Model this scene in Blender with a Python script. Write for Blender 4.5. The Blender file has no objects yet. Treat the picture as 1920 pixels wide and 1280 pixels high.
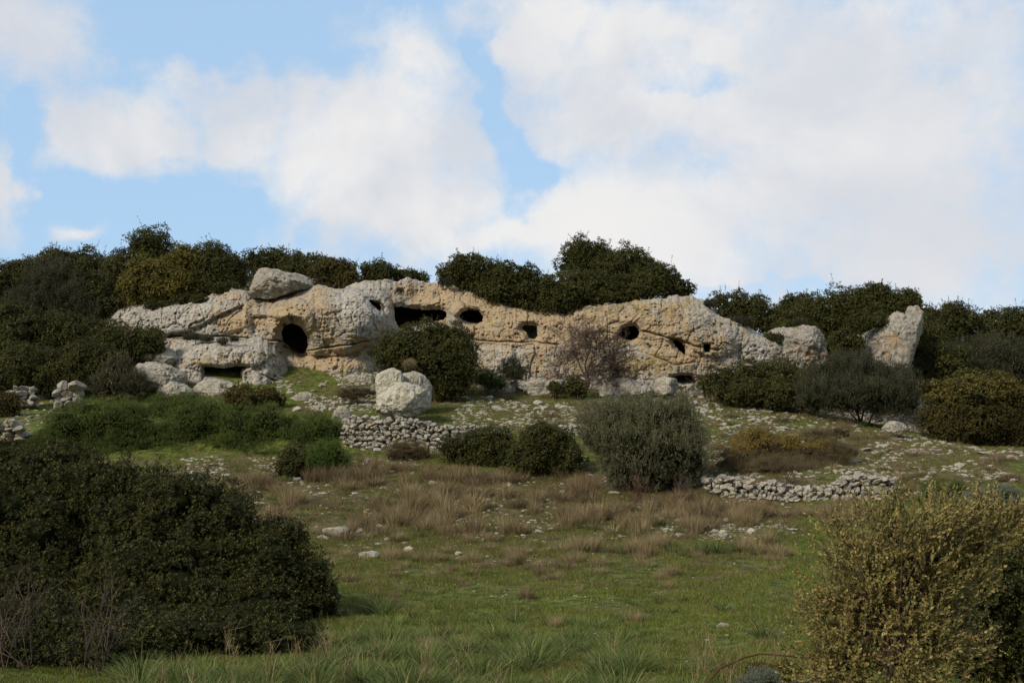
import bpy, math, numpy as np
from math import radians, sin, cos, pi
RNG = np.random.default_rng(7)
SC = bpy.context.scene
COL = SC.collection

# ------------------------------------------------------------------ camera
F = 2200.0            # focal length in photo pixels (1920 wide)
CZ = 2.9
ROWH = 830.0          # horizon row
PITCH = math.atan((ROWH - 640) / F)
cam_d = bpy.data.cameras.new("camera")
cam = bpy.data.objects.new("camera", cam_d); COL.objects.link(cam)
cam_d.sensor_width = 36.0; cam_d.lens = 36.0 * F / 1920
cam_d.clip_start = 0.1; cam_d.clip_end = 3000
cam.location = (0, 0, CZ); cam.rotation_euler = (pi / 2 + PITCH, 0, 0)
SC.camera = cam

def ray(px, py):
    r = (np.asarray(px, float) - 960) / F; u = (640 - np.asarray(py, float)) / F
    return r, cos(PITCH) - u * sin(PITCH), sin(PITCH) + u * cos(PITCH)
def P(px, py, Y):
    a, b, c = ray(px, py); Y = np.asarray(Y, float)
    return np.stack(np.broadcast_arrays(a * Y / b, Y, CZ + c * Y / b), -1)

# ------------------------------------------------------------------ sun, sky, exposure
SUN_EL, SUN_AZ = radians(34), radians(222)      # azimuth clockwise from +Y: behind the camera, to its left
sd = bpy.data.lights.new("sun", "SUN"); sd.energy = 3.3; sd.angle = radians(10); sd.color = (1.0, 0.88, 0.72)
sun = bpy.data.objects.new("sun", sd); COL.objects.link(sun)
_v = np.array([sin(SUN_AZ) * cos(SUN_EL), cos(SUN_AZ) * cos(SUN_EL), sin(SUN_EL)])
from mathutils import Vector
sun.rotation_euler = Vector(_v).to_track_quat('Z', 'Y').to_euler()
SC.view_settings.view_transform = 'Standard'; SC.view_settings.look = 'None'
SC.view_settings.gamma = 1; SC.view_settings.exposure = 0.12
SC.cycles.max_bounces = 5; SC.cycles.diffuse_bounces = 3; SC.cycles.glossy_bounces = 2
SC.cycles.transmission_bounces = 2; SC.cycles.transparent_max_bounces = 4

class NT:
    def __init__(s, tree): s.t = tree; s.n = tree.nodes; s.l = tree.links
    def new(s, typ, **kw):
        n = s.n.new(typ)
        for k, v in kw.items():
            if k.startswith('_'): setattr(n, k[1:], v)
        return n
    def link(s, a, b): s.l.new(a, b)
    def put(s, sock, v):
        if hasattr(v, 'is_linked') or isinstance(v, bpy.types.NodeSocket): s.l.new(v, sock)
        else: sock.default_value = v
    def m(s, op, a, b=0.0, c=None, clamp=False):
        n = s.n.new('ShaderNodeMath'); n.operation = op; n.use_clamp = clamp
        s.put(n.inputs[0], a); s.put(n.inputs[1], b)
        if c is not None: s.put(n.inputs[2], c)
        return n.outputs[0]
    def ss(s, v, lo, hi):       # smoothstep
        n = s.n.new('ShaderNodeMapRange'); n.interpolation_type = 'SMOOTHSTEP'
        s.put(n.inputs[0], v); n.inputs[1].default_value = lo; n.inputs[2].default_value = hi
        return n.outputs[0]
    def lin(s, v, lo, hi, a, b):
        n = s.n.new('ShaderNodeMapRange'); s.put(n.inputs[0], v)
        n.inputs[1].default_value = lo; n.inputs[2].default_value = hi; n.inputs[3].default_value = a; n.inputs[4].default_value = b
        return n.outputs[0]
    def noise(s, vec, scale, detail=4, rough=.55, dist=0.0, out=0):
        n = s.n.new('ShaderNodeTexNoise'); s.put(n.inputs['Vector'], vec)
        n.inputs['Scale'].default_value = scale; n.inputs['Detail'].default_value = detail
        n.inputs['Roughness'].default_value = rough; n.inputs['Distortion'].default_value = dist
        return n.outputs[out]
    def mix(s, f, a, b):
        n = s.n.new('ShaderNodeMix'); n.data_type = 'RGBA'
        s.put(n.inputs[0], f)
        for k, v in ((6, a), (7, b)):
            if isinstance(v, tuple): n.inputs[k].default_value = (*v, 1) if len(v) == 3 else v
            else: s.l.new(v, n.inputs[k])
        return n.outputs[2]
    def scale(s, vec, sc):
        n = s.n.new('ShaderNodeMapping'); s.l.new(vec, n.inputs[0]); n.inputs['Scale'].default_value = sc
        return n.outputs[0]

world = bpy.data.worlds.new("World"); SC.world = world; world.use_nodes = True
w = NT(world.node_tree); w.n.clear()
wo = w.new('ShaderNodeOutputWorld'); bg = w.new('ShaderNodeBackground'); w.link(bg.outputs[0], wo.inputs[0])
sky = w.new('ShaderNodeTexSky'); sky.sky_type = 'NISHITA'; sky.sun_disc = False
sky.sun_elevation = SUN_EL; sky.sun_rotation = SUN_AZ; sky.air_density = 1.0; sky.dust_density = 1.0; sky.ozone_density = 1.6
tc = w.new('ShaderNodeTexCoord'); D = tc.outputs['Generated']
sep = w.new('ShaderNodeSeparateXYZ'); w.link(D, sep.inputs[0])
ysafe = w.m('MAXIMUM', sep.outputs[1], 0.05)
U = w.m('DIVIDE', sep.outputs[0], ysafe); V = w.m('DIVIDE', sep.outputs[2], ysafe)
warp = w.new('ShaderNodeTexNoise'); w.link(D, warp.inputs['Vector']); warp.inputs['Scale'].default_value = 9.0
warp.inputs['Detail'].default_value = 6; warp.inputs['Roughness'].default_value = .55
wsep = w.new('ShaderNodeSeparateXYZ'); w.link(warp.outputs['Color'], wsep.inputs[0])
U = w.m('MULTIPLY_ADD', w.m('SUBTRACT', wsep.outputs[0], .5), .17, U)
V = w.m('MULTIPLY_ADD', w.m('SUBTRACT', wsep.outputs[1], .5), .15, V)
def blob(cx, cy, rx, ry, ang=0.0):
    p = P(cx, cy, 1.0); u0, v0 = float(p[0]), float(p[2] - CZ)
    du = w.m('SUBTRACT', U, u0); dv = w.m('SUBTRACT', V, v0)
    a = radians(ang); c, s_ = cos(a), sin(a)
    x = w.m('MULTIPLY_ADD', du, c * F / rx, w.m('MULTIPLY', dv, s_ * F / rx))
    y = w.m('MULTIPLY_ADD', du, -s_ * F / ry, w.m('MULTIPLY', dv, c * F / ry))
    r = w.m('SQRT', w.m('MULTIPLY_ADD', x, x, w.m('MULTIPLY', y, y)))
    return w.m('SUBTRACT', 1.0, r)
def mx(items):
    o = items[0]
    for i in items[1:]: o = w.m('SMOOTH_MAX', o, i, .25)
    return o
clouds = [blob(40, 50, 150, 130, 10), blob(640, 250, 330, 170, 20), blob(240, 235, 190, 100), blob(760, 350, 270, 160), blob(430, 210, 200, 90), blob(280, 290, 130, 70),
          blob(440, 250, 190, 100), blob(720, 120, 190, 90, -20),
          blob(1000, 60, 170, 110, -20), blob(1180, 200, 240, 100), blob(1600, 220, 480, 400), blob(1350, 380, 420, 150, 12), blob(1090, 400, 190, 110, 20),
          blob(1700, 460, 420, 150), blob(1250, 80, 260, 110), blob(0, 350, 40, 80), blob(45, 375, 40, 22), blob(160, 445, 75, 22), blob(980, 460, 160, 60)]
blues = [blob(430, 50, 330, 120, -5), blob(940, 260, 48, 190, 12), blob(1000, 305, 110, 50, 10), blob(280, 410, 330, 80, -8),
         blob(60, 250, 70, 120), blob(900, 100, 40, 90, 20)]
smallb = [blob(1400, 530, 150, 22), blob(1300, 120, 110, 60), blob(700, 470, 150, 60, 15), blob(330, 330, 120, 60)]
fm = w.m('MINIMUM', w.m('MAXIMUM', mx(clouds), -.55), .7)
fb = w.m('MINIMUM', w.m('MAXIMUM', mx(blues), 0.0), .5)
fs_ = w.m('MINIMUM', w.m('MAXIMUM', mx(smallb), 0.0), .3)
n1 = w.noise(D, 9, 9, .62, .3); n4 = w.noise(D, 30, 6, .65, .2); n2 = w.noise(D, 4.0, 5, .5)
fld = w.m('SUBTRACT', w.m('SUBTRACT', fm, w.m('MULTIPLY', fb, 1.3)), w.m('MULTIPLY', fs_, 1.1))
fld = w.m('ADD', fld, w.m('ADD', w.m('MULTIPLY', w.m('SUBTRACT', n1, .5), 2.0), w.m('MULTIPLY', w.m('SUBTRACT', n4, .5), 1.3)))
front = w.ss(sep.outputs[1], .25, .7)
gen = w.m('MULTIPLY', w.m('SUBTRACT', n2, .42), 3.0)
fld = w.m('ADD', w.m('MULTIPLY', fld, front), w.m('MULTIPLY', gen, w.m('SUBTRACT', 1.0, front)))
dens = w.ss(fld, -.55, .75)
n3 = w.noise(D, 5.0, 5, .55, .4)
ccol = w.mix(w.ss(n3, .36, .66), (.69, .715, .77), (.90, .885, .87))
skyc = w.new('ShaderNodeVectorMath'); skyc.operation = 'MULTIPLY'; w.link(sky.outputs[0], skyc.inputs[0]); skyc.inputs[1].default_value = (.115, .115, .115)
# Background strength is 0.1; the cloud colour is given in the sky's own units
pale = w.mix(.72, skyc.outputs[0], (.50, .74, 1.02))
ccol = w.mix(w.m('MULTIPLY', w.ss(blob(1800, 430, 620, 260), 0.0, .9), .75), ccol, (.71, .725, .77))
fin = w.mix(w.m('MULTIPLY', dens, .97), pale, ccol)
up = w.new('ShaderNodeVectorMath'); up.operation = 'SCALE'; w.link(fin, up.inputs[0]); w.link(w.lin(sep.outputs[1], -.35, .35, 6.0, 9.0), up.inputs['Scale'])      # unseen sky behind the camera, dimmed to make the light more directional
w.link(up.outputs[0], bg.inputs[0]); bg.inputs[1].default_value = 0.1

# ------------------------------------------------------------------ numpy helpers
def _h(i, j, k, s):
    x = (i.astype(np.int64) * 374761393 + j.astype(np.int64) * 668265263 + k.astype(np.int64) * 2147483647 + s * 974634777) & 0xffffffff
    x = ((x ^ (x >> 13)) * 1274126177) & 0xffffffff
    x = ((x ^ (x >> 15)) * 2246822519) & 0xffffffff
    return ((x ^ (x >> 16)) & 0xffffff) / float(0xffffff)
def vn(p, s=0):
    i = np.floor(p).astype(np.int64); f = p - i; f = f * f * (3 - 2 * f)
    r = 0
    for a in (0, 1):
        wa = f[:, 0] if a else 1 - f[:, 0]
        for b in (0, 1):
            wb = f[:, 1] if b else 1 - f[:, 1]
            for c in (0, 1):
                wc = f[:, 2] if c else 1 - f[:, 2]
                r = r + wa * wb * wc * _h(i[:, 0] + a, i[:, 1] + b, i[:, 2] + c, s)
    return r
def fbm(p, sc, o=4, s=0, g=.5, ridged=False):
    p = p * sc; t = 0; a = 1; n = 0
    for k in range(o):
        v = vn(p, s + k) * 2 - 1
        if ridged: v = 1 - 2 * np.abs(v)
        t = t + a * v; n += a; a *= g; p = p * 2.03 + 11.3
    return t / n
def sst(x, a, b):
    t = np.clip((x - a) / (b - a), 0, 1); return t * t * (3 - 2 * t)

def mkmesh(name, parts, mats, smooth=False, attrs=None):
    V = []; off = 0; idx = []; tot = []; mi = []
    for v, f, m in parts:
        v = np.asarray(v, np.float32).reshape(-1, 3); f = np.asarray(f, np.int64)
        V.append(v); idx.append((f + off).ravel()); tot.append(np.full(len(f), f.shape[1])); mi.append(np.full(len(f), m)); off += len(v)
    V = np.concatenate(V); idx = np.concatenate(idx).astype(np.int32); tot = np.concatenate(tot).astype(np.int32); mi = np.concatenate(mi).astype(np.int32)
    me = bpy.data.meshes.new(name)
    me.vertices.add(len(V)); me.vertices.foreach_set('co', V.ravel())
    me.loops.add(len(idx)); me.loops.foreach_set('vertex_index', idx)
    me.polygons.add(len(tot)); st = np.zeros(len(tot), np.int32); st[1:] = np.cumsum(tot)[:-1]
    me.polygons.foreach_set('loop_start', st)
    me.polygons.foreach_set('material_index', mi)
    me.polygons.foreach_set('use_smooth', np.full(len(tot), bool(smooth)))
    for m in mats: me.materials.append(m)
    for k, a in (attrs or {}).items():
        at = me.attributes.new(k, 'FLOAT', 'POINT'); at.data.foreach_set('value', np.asarray(a, np.float32).ravel())
    me.update(calc_edges=True)
    return me
def obj(name, me, parent=None, loc=None, rot=None, scl=None):
    o = bpy.data.objects.new(name, me); COL.objects.link(o)
    if parent is not None: o.parent = parent
    if loc is not None: o.location = [float(x) for x in loc]
    if rot is not None: o.rotation_euler = rot
    if scl is not None: o.scale = scl if hasattr(scl, '__len__') else (scl,) * 3
    return o
def tag(o, label=None, cat=None, group=None, kind=None):
    if label: o['label'] = label
    if cat: o['category'] = cat
    if group: o['group'] = group
    if kind: o['kind'] = kind
    return o
def gridf(nr, nc):
    a = np.arange(nr * nc).reshape(nr, nc)
    return np.stack([a[:-1, :-1], a[:-1, 1:], a[1:, 1:], a[1:, :-1]], -1).reshape(-1, 4)
def ico(sub):
    t = (1 + 5 ** .5) / 2
    v = [(-1, t, 0), (1, t, 0), (-1, -t, 0), (1, -t, 0), (0, -1, t), (0, 1, t), (0, -1, -t), (0, 1, -t), (t, 0, -1), (t, 0, 1), (-t, 0, -1), (-t, 0, 1)]
    f = [(0, 11, 5), (0, 5, 1), (0, 1, 7), (0, 7, 10), (0, 10, 11), (1, 5, 9), (5, 11, 4), (11, 10, 2), (10, 7, 6), (7, 1, 8), (3, 9, 4), (3, 4, 2), (3, 2, 6), (3, 6, 8), (3, 8, 9), (4, 9, 5), (2, 4, 11), (6, 2, 10), (8, 6, 7), (9, 8, 1)]
    v = [np.array(x) / np.linalg.norm(x) for x in v]
    for _ in range(sub):
        c = {}; nf = []
        def mid(a, b):
            k = (min(a, b), max(a, b))
            if k not in c:
                m = v[a] + v[b]; v.append(m / np.linalg.norm(m)); c[k] = len(v) - 1
            return c[k]
        for a, b, d in f:
            x, y, z = mid(a, b), mid(b, d), mid(d, a); nf += [(a, x, z), (b, y, x), (d, z, y), (x, y, z)]
        f = nf
    return np.array(v), np.array(f)
ICO = [ico(i) for i in range(5)]
def rotz(v, a): c, s = cos(a), sin(a); return np.stack([v[:, 0] * c - v[:, 1] * s, v[:, 0] * s + v[:, 1] * c, v[:, 2]], -1)
def unit(a): return a / np.maximum(np.linalg.norm(a, axis=-1, keepdims=True), 1e-9)

# ------------------------------------------------------------------ materials
def mat(name):
    m = bpy.data.materials.new(name); m.use_nodes = True; t = NT(m.node_tree); t.n.clear()
    o = t.new('ShaderNodeOutputMaterial'); return m, t, o
def geo_pos(t): return t.new('ShaderNodeNewGeometry').outputs['Position']
def leaf_mat(name, c0, c1, c2=None, f2=.0, rough=.6, trans=.22, spec=.18, nsc=1.2):
    m, t, o = mat(name)
    g = t.new('ShaderNodeNewGeometry')
    r = g.outputs['Random Per Island']
    n = t.noise(g.outputs['Position'], nsc, 2)
    f = t.m('ADD', t.m('MULTIPLY', r, .55), t.m('MULTIPLY', t.ss(n, .35, .68), .45))
    c = t.mix(f, c0, c1)
    if c2 is not None: c = t.mix(t.m('GREATER_THAN', t.m('FRACT', t.m('MULTIPLY', r, 7.31)), 1 - f2), c, c2)
    p = t.new('ShaderNodeBsdfPrincipled'); t.link(c, p.inputs['Base Color'])
    p.inputs['Roughness'].default_value = rough; p.inputs['Specular IOR Level'].default_value = spec
    tr = t.new('ShaderNodeBsdfTranslucent'); t.link(c, tr.inputs[0])
    mx_ = t.new('ShaderNodeMixShader'); mx_.inputs[0].default_value = trans
    t.link(p.outputs[0], mx_.inputs[1]); t.link(tr.outputs[0], mx_.inputs[2]); t.link(mx_.outputs[0], o.inputs[0])
    return m
def bark_mat(name, a, b):
    m, t, o = mat(name); n = t.noise(geo_pos(t), 14, 4)
    p = t.new('ShaderNodeBsdfPrincipled'); t.link(t.mix(n, a, b), p.inputs['Base Color']); p.inputs['Roughness'].default_value = 1; p.inputs['Specular IOR Level'].default_value = .05
    t.link(p.outputs[0], o.inputs[0]); return m
M = {}
M['lent'] = leaf_mat('lentisk_leaf', (.015, .021, .005), (.080, .082, .022), (.16, .145, .04), .12)
M['lentfg'] = leaf_mat('lentisk_near_leaf', (.010, .014, .003), (.062, .064, .015), (.14, .125, .03), .12, nsc=3)
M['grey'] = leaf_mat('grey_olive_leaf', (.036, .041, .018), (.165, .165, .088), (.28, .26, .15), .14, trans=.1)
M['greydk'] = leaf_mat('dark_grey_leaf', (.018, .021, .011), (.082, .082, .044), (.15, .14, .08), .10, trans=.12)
M['gold'] = leaf_mat('golden_leaf', (.045, .048, .012), (.155, .135, .030), (.24, .19, .04), .22)
M['bright'] = leaf_mat('bright_green_leaf', (.028, .046, .009), (.105, .145, .030), (.17, .20, .045), .14)
M['lime'] = leaf_mat('lime_green_leaf', (.05, .09, .016), (.12, .18, .035))
M['rust'] = leaf_mat('rusty_leaf', (.026, .027, .008), (.085, .074, .020), (.20, .125, .03), .10)
M['dome'] = leaf_mat('dome_leaf', (.032, .032, .007), (.125, .095, .018), (.19, .125, .018), .20)
M['bramble'] = leaf_mat('bramble_leaf', (.095, .070, .040), (.25, .19, .105), (.12, .13, .04), .16)
M['yellow'] = leaf_mat('yellow_leaf', (.13, .10, .016), (.24, .17, .025), (.30, .20, .02), .2)
M['oliveR'] = leaf_mat('wild_olive_leaf', (.062, .060, .016), (.38, .31, .105), (.34, .16, .04), .008, rough=.5, spec=.3, trans=.15, nsc=5)
M['straw'] = leaf_mat('straw_blade', (.19, .14, .07), (.42, .33, .19), (.12, .135, .05), .15, rough=.8, spec=.1)
M['strawred'] = leaf_mat('reddish_straw_blade', (.14, .10, .056), (.33, .25, .15), (.10, .115, .045), .14, rough=.8, spec=.1)
M['asph'] = leaf_mat('asphodel_blade', (.050, .080, .020), (.135, .175, .050), (.24, .22, .10), .12, rough=.6, spec=.12)
M['turf'] = leaf_mat('turf_blade', (.075, .105, .016), (.185, .225, .042), (.26, .22, .08), .16, nsc=.7)
M['turf2'] = leaf_mat('dry_turf_blade', (.10, .08, .034), (.22, .17, .08), (.12, .13, .035), .35, nsc=.5)
M['tuss'] = leaf_mat('tussock_blade', (.060, .095, .018), (.17, .215, .05), (.28, .24, .11), .16)
M['artem'] = leaf_mat('silver_leaf', (.10, .12, .085), (.20, .225, .17), None, rough=.8)
M['bark'] = bark_mat('bark', (.05, .04, .03), (.13, .105, .08))
M['barkred'] = bark_mat('reddish_bark', (.07, .04, .03), (.16, .10, .07))
M['twig'] = bark_mat('grey_twig', (.075, .055, .045), (.16, .12, .10))
M['twigdk'] = bark_mat('dark_twig', (.028, .024, .019), (.06, .052, .042))
M['coregreen'] = bark_mat('crown_gap_shade', (.007, .009, .003), (.016, .019, .006))  # crown cores: shade between the leaf clumps painted as near-black green
M['corebrown'] = bark_mat('brown_gap_shade', (.022, .016, .010), (.05, .038, .024))  # brown version, gap shade put into the colour
M['rustbar'] = bark_mat('rusty_brown', (.045, .022, .014), (.12, .06, .035))

def rock_mat(name, grey=(.30, .285, .25), pale=(.52, .49, .425), tan=(.37, .275, .165), attr=False, orange=.25, scale=1.0, dark=1.0):
    m, t, o = mat(name); pos = geo_pos(t)
    n1 = t.noise(pos, 1.1 * scale, 5, .6); n2 = t.noise(pos, 4.5 * scale, 6, .65); n3 = t.noise(pos, 16 * scale, 5, .7)
    base = t.mix(t.ss(n2, .36, .64), grey, pale)
    tanc = t.mix(t.ss(n3, .35, .65), tan, (tan[0] * 1.35, tan[1] * 1.45, tan[2] * 1.6))
    if attr:
        a = t.new('ShaderNodeAttribute', _attribute_name='tan'); l = t.new('ShaderNodeAttribute', _attribute_name='lichen'); g = t.new('ShaderNodeAttribute', _attribute_name='stain')
        e = t.new('ShaderNodeAttribute', _attribute_name='earth')
        fa = t.ss(t.m('ADD', a.outputs['Fac'], t.m('MULTIPLY', t.m('SUBTRACT', t.m('ADD', n1, n2), 1.0), 2.6)), .28, .76)
        c = t.mix(fa, base, tanc)
        fo = t.ss(t.m('ADD', e.outputs['Fac'], t.m('MULTIPLY', t.m('SUBTRACT', n2, .5), 2.6)), .5, 1.0)
        c = t.mix(t.m('MULTIPLY', fo, .8), c, (.30, .150, .075))
        nl = t.noise(t.scale(pos, (1, 1, .5)), 3.2, 6, .7)
        fl = t.ss(t.m('ADD', l.outputs['Fac'], t.m('MULTIPLY', t.m('SUBTRACT', nl, .5), 3.4)), .42, .85)
        c = t.mix(t.m('MULTIPLY', fl, .75), c, t.mix(n3, (.17, .13, .035), (.29, .225, .075)))
        ns = t.noise(t.scale(pos, (1, 1, .22)), 3.5, 5, .6)
        fs = t.ss(t.m('ADD', g.outputs['Fac'], t.m('MULTIPLY', t.m('SUBTRACT', ns, .5), 3.2)), .5, .95)
        c = t.mix(t.m('MULTIPLY', fs, .72), c, (.13, .125, .11))
    else:
        c = t.mix(t.m('MULTIPLY', t.ss(n1, .52, .66), orange * 2.2, clamp=True), base, tanc)
    spk = t.noise(pos, 30 * scale, 3, .6)
    c = t.mix(t.m('MULTIPLY', t.ss(spk, .58, .66), .7), c, (.09, .08, .065))
    vo = t.new('ShaderNodeTexVoronoi'); t.link(pos, vo.inputs['Vector']); vo.inputs['Scale'].default_value = 7 * scale
    pit = t.m('MULTIPLY', t.ss(t.m('ADD', vo.outputs['Distance'], t.m('MULTIPLY', n3, .3)), .33, .22), t.ss(n2, .42, .55))
    c = t.mix(t.m('MULTIPLY', pit, .85), c, (.04, .032, .025))
    p = t.new('ShaderNodeBsdfPrincipled'); t.link(c, p.inputs['Base Color']); p.inputs['Roughness'].default_value = .92; p.inputs['Specular IOR Level'].default_value = .2
    hsum = t.m('ADD', t.m('MULTIPLY', n2, .9), t.m('ADD', t.m('MULTIPLY', n3, .5), t.m('MULTIPLY', pit, -.5)))
    b = t.new('ShaderNodeBump'); t.link(hsum, b.inputs['Height']); b.inputs['Strength'].default_value = 1.0; b.inputs['Distance'].default_value = .12 / scale
    t.link(b.outputs[0], p.inputs['Normal']); t.link(p.outputs[0], o.inputs[0]); return m
M['cliff'] = rock_mat('limestone_cliff_rock', attr=True)
M['rock'] = rock_mat('limestone_rock', (.27, .255, .21), (.47, .44, .37), (.33, .25, .15), scale=1.6, orange=.2)
M['rockpale'] = rock_mat('pale_boulder_rock', (.36, .345, .275), (.56, .53, .43), (.38, .30, .16), scale=1.5, orange=.15)
M['rockorange'] = rock_mat('orange_outcrop_rock', (.22, .21, .18), (.40, .375, .32), (.33, .22, .12), scale=1.4, orange=.35)
M['stone'] = rock_mat('dry_stone', (.20, .19, .16), (.46, .43, .36), (.35, .28, .18), scale=2.2, orange=.35)
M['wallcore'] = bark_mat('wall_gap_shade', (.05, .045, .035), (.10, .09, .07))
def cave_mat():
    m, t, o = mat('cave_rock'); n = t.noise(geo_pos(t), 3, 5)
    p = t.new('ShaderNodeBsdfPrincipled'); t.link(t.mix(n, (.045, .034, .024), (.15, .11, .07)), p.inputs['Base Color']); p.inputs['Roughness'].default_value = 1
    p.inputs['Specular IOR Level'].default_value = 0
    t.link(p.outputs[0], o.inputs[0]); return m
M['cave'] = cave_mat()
def ground_mat():
    m, t, o = mat('meadow_ground'); pos = geo_pos(t)
    a = t.new('ShaderNodeAttribute', _attribute_name='dry'); s = t.new('ShaderNodeAttribute', _attribute_name='stony')
    n1 = t.noise(pos, .55, 5, .6); n2 = t.noise(pos, 3.5, 6, .68); n3 = t.noise(pos, 18, 5, .7)
    g = t.mix(t.ss(n2, .38, .62), (.040, .056, .011), (.150, .185, .034))
    g = t.mix(t.m('MULTIPLY', t.ss(n3, .5, .64), .7), g, (.10, .085, .04)); g = t.mix(t.m('MULTIPLY', t.ss(t.noise(pos, 1.6, 4, .6), .54, .66), .55), g, (.045, .045, .02))
    d = t.mix(t.ss(n2, .36, .64), (.065, .050, .026), (.150, .115, .062))
    f = t.ss(t.m('ADD', a.outputs['Fac'], t.m('MULTIPLY', t.m('SUBTRACT', t.m('ADD', n1, n2), 1.0), 2.0)), .3, .75)
    c = t.mix(f, g, d)
    ns = t.noise(t.scale(pos, (1, 1.0, 1)), 2.2, 7, .75)
    fs = t.ss(t.m('ADD', s.outputs['Fac'], t.m('MULTIPLY', t.m('SUBTRACT', ns, .5), 3.6)), .92, 1.08)
    c = t.mix(fs, c, t.mix(t.ss(n3, .35, .65), (.22, .20, .165), (.42, .39, .33)))
    p = t.new('ShaderNodeBsdfPrincipled'); t.link(c, p.inputs['Base Color']); p.inputs['Roughness'].default_value = 1; p.inputs['Specular IOR Level'].default_value = .1
    b = t.new('ShaderNodeBump'); t.link(t.m('ADD', t.m('MULTIPLY', n3, .35), t.m('ADD', n2, t.m('MULTIPLY', fs, .4))), b.inputs['Height']); b.inputs['Strength'].default_value = .8; b.inputs['Distance'].default_value = .12
    t.link(b.outputs[0], p.inputs['Normal']); t.link(p.outputs[0], o.inputs[0]); return m
M['ground'] = ground_mat()

# ------------------------------------------------------------------ terrain
COLS = [
 (0,    [(1280,14),(1200,17.5),(1130,22),(1060,27),(1010,31),(950,35),(890,39),(850,42),(805,44.5),(775,49),(750,52),(690,56),(580,62),(530,70),(515,100)]),
 (300,  [(1280,14),(1200,17.5),(1130,22),(1060,27),(1010,31),(950,35),(890,39),(850,42),(800,45),(770,49),(745,52),(680,56),(655,57.5),(590,59),(570,64),(555,100)]),
 (700,  [(1280,14),(1200,17.5),(1130,22),(1060,27),(1010,31),(950,35),(890,39),(852,41.6),(800,42.8),(775,48),(748,51),(705,55.5),(700,57.4),(560,59),(555,62),(565,100)]),
 (960,  [(1280,14),(1200,17.5),(1130,22),(1060,27),(1010,31),(950,35),(890,39),(845,41.8),(812,43.2),(775,48),(748,52),(725,55.5),(720,57.4),(585,59),(575,62),(575,100)]),
 (1150, [(1280,14),(1200,17.5),(1130,22),(1060,27),(1010,31),(950,35),(900,38.3),(850,41.5),(812,44.5),(778,49),(750,52),(730,55.5),(725,57.3),(590,59),(580,62),(580,100)]),
 (1400, [(1280,14),(1200,17.5),(1130,22),(1060,27),(1010,31),(960,34.5),(945,35.7),(897,37),(850,42),(805,46),(772,50),(745,54),(730,57.5),(640,59.5),(630,64),(610,100)]),
 (1600, [(1280,14),(1200,17.5),(1130,22),(1060,26.5),(1010,30),(965,34),(950,35.7),(897,37),(855,41.5),(815,46),(785,50),(765,54),(750,57.5),(680,60.5),(640,66),(610,100)]),
 (1900, [(1280,14),(1200,17.5),(1130,21),(1060,25),(1000,29),(950,32.5),(905,36),(865,41),(842,46),(830,50),(818,55),(800,60),(750,67),(690,76),(640,100)])]
LX = np.arange(-40, 40.01, .5); LY = np.arange(-10, 100.01, .25)
_cx = np.array([(c[0] - 960) * 45 / F for c in COLS])
_cz = []
for c, l in COLS:
    ys = [-10, 0, 4, 9, 12]; zs = [1.4, 1.3, 1.2, .25, .05]
    for row, y in l:
        ys.append(y); zs.append(float(P(960, row, y)[2]))
    _cz.append(np.interp(LY, ys, zs))
_cz = np.array(_cz)
LZ = np.array([np.interp(LX, _cx, _cz[:, j]) for j in range(len(LY))])      # (Y, X)
for _ in range(2):
    Zp = np.pad(LZ, ((0, 0), (2, 2)), mode='edge'); LZ = (Zp[:, :-4] + Zp[:, 1:-3] * 2 + Zp[:, 2:-2] * 2 + Zp[:, 3:-1] * 2 + Zp[:, 4:]) / 8
Zp = np.pad(LZ, ((1, 1), (0, 0)), mode='edge'); LZ = (Zp[:-2] + Zp[1:-1] * 2 + Zp[2:]) / 4
def ground(X, Y, fine=True):
    X = np.asarray(X, float); Y = np.asarray(Y, float)
    x = np.clip((X + 40) / .5, 0, len(LX) - 1.001); y = np.clip((Y + 10) / .25, 0, len(LY) - 1.001)
    i = x.astype(int); j = y.astype(int); fx = x - i; fy = y - j
    z = (LZ[j, i] * (1 - fx) + LZ[j, i + 1] * fx) * (1 - fy) + (LZ[j + 1, i] * (1 - fx) + LZ[j + 1, i + 1] * fx) * fy
    z = z + np.clip(Y - 100, 0, None) * .02
    if fine:
        s = z.shape; q = np.stack([X.ravel(), Y.ravel(), np.zeros(X.size)], -1)
        z = z + (fbm(q, .6, 3, 5).reshape(s) * .10 + fbm(q, 2.0, 3, 9).reshape(s) * .03) * sst(Y, 5, 14)
    return z
def G(px, py):
    """where the ray of a photo pixel meets the ground"""
    px = np.atleast_1d(np.asarray(px, float)); py = np.atleast_1d(np.asarray(py, float))
    Ys = np.arange(8, 99, .2); a, b, c = ray(px, py)
    X = (a / b)[:, None] * Ys; Z = CZ + (c / b)[:, None] * Ys
    hit = Z <= ground(X, Ys[None] + 0 * X, False)
    k = np.where(hit.any(1), hit.argmax(1), len(Ys) - 1)
    Y = Ys[k]; X = a / b * Y
    return np.stack([X, Y, ground(X, Y)], -1)
def topx(p):      # world -> photo pixel
    p = np.atleast_2d(p); y = p[:, 1]; z = p[:, 2] - CZ
    fw = y * cos(PITCH) + z * sin(PITCH); up_ = -y * sin(PITCH) + z * cos(PITCH)
    return 960 + F * p[:, 0] / fw, 640 - F * up_ / fw

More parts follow.
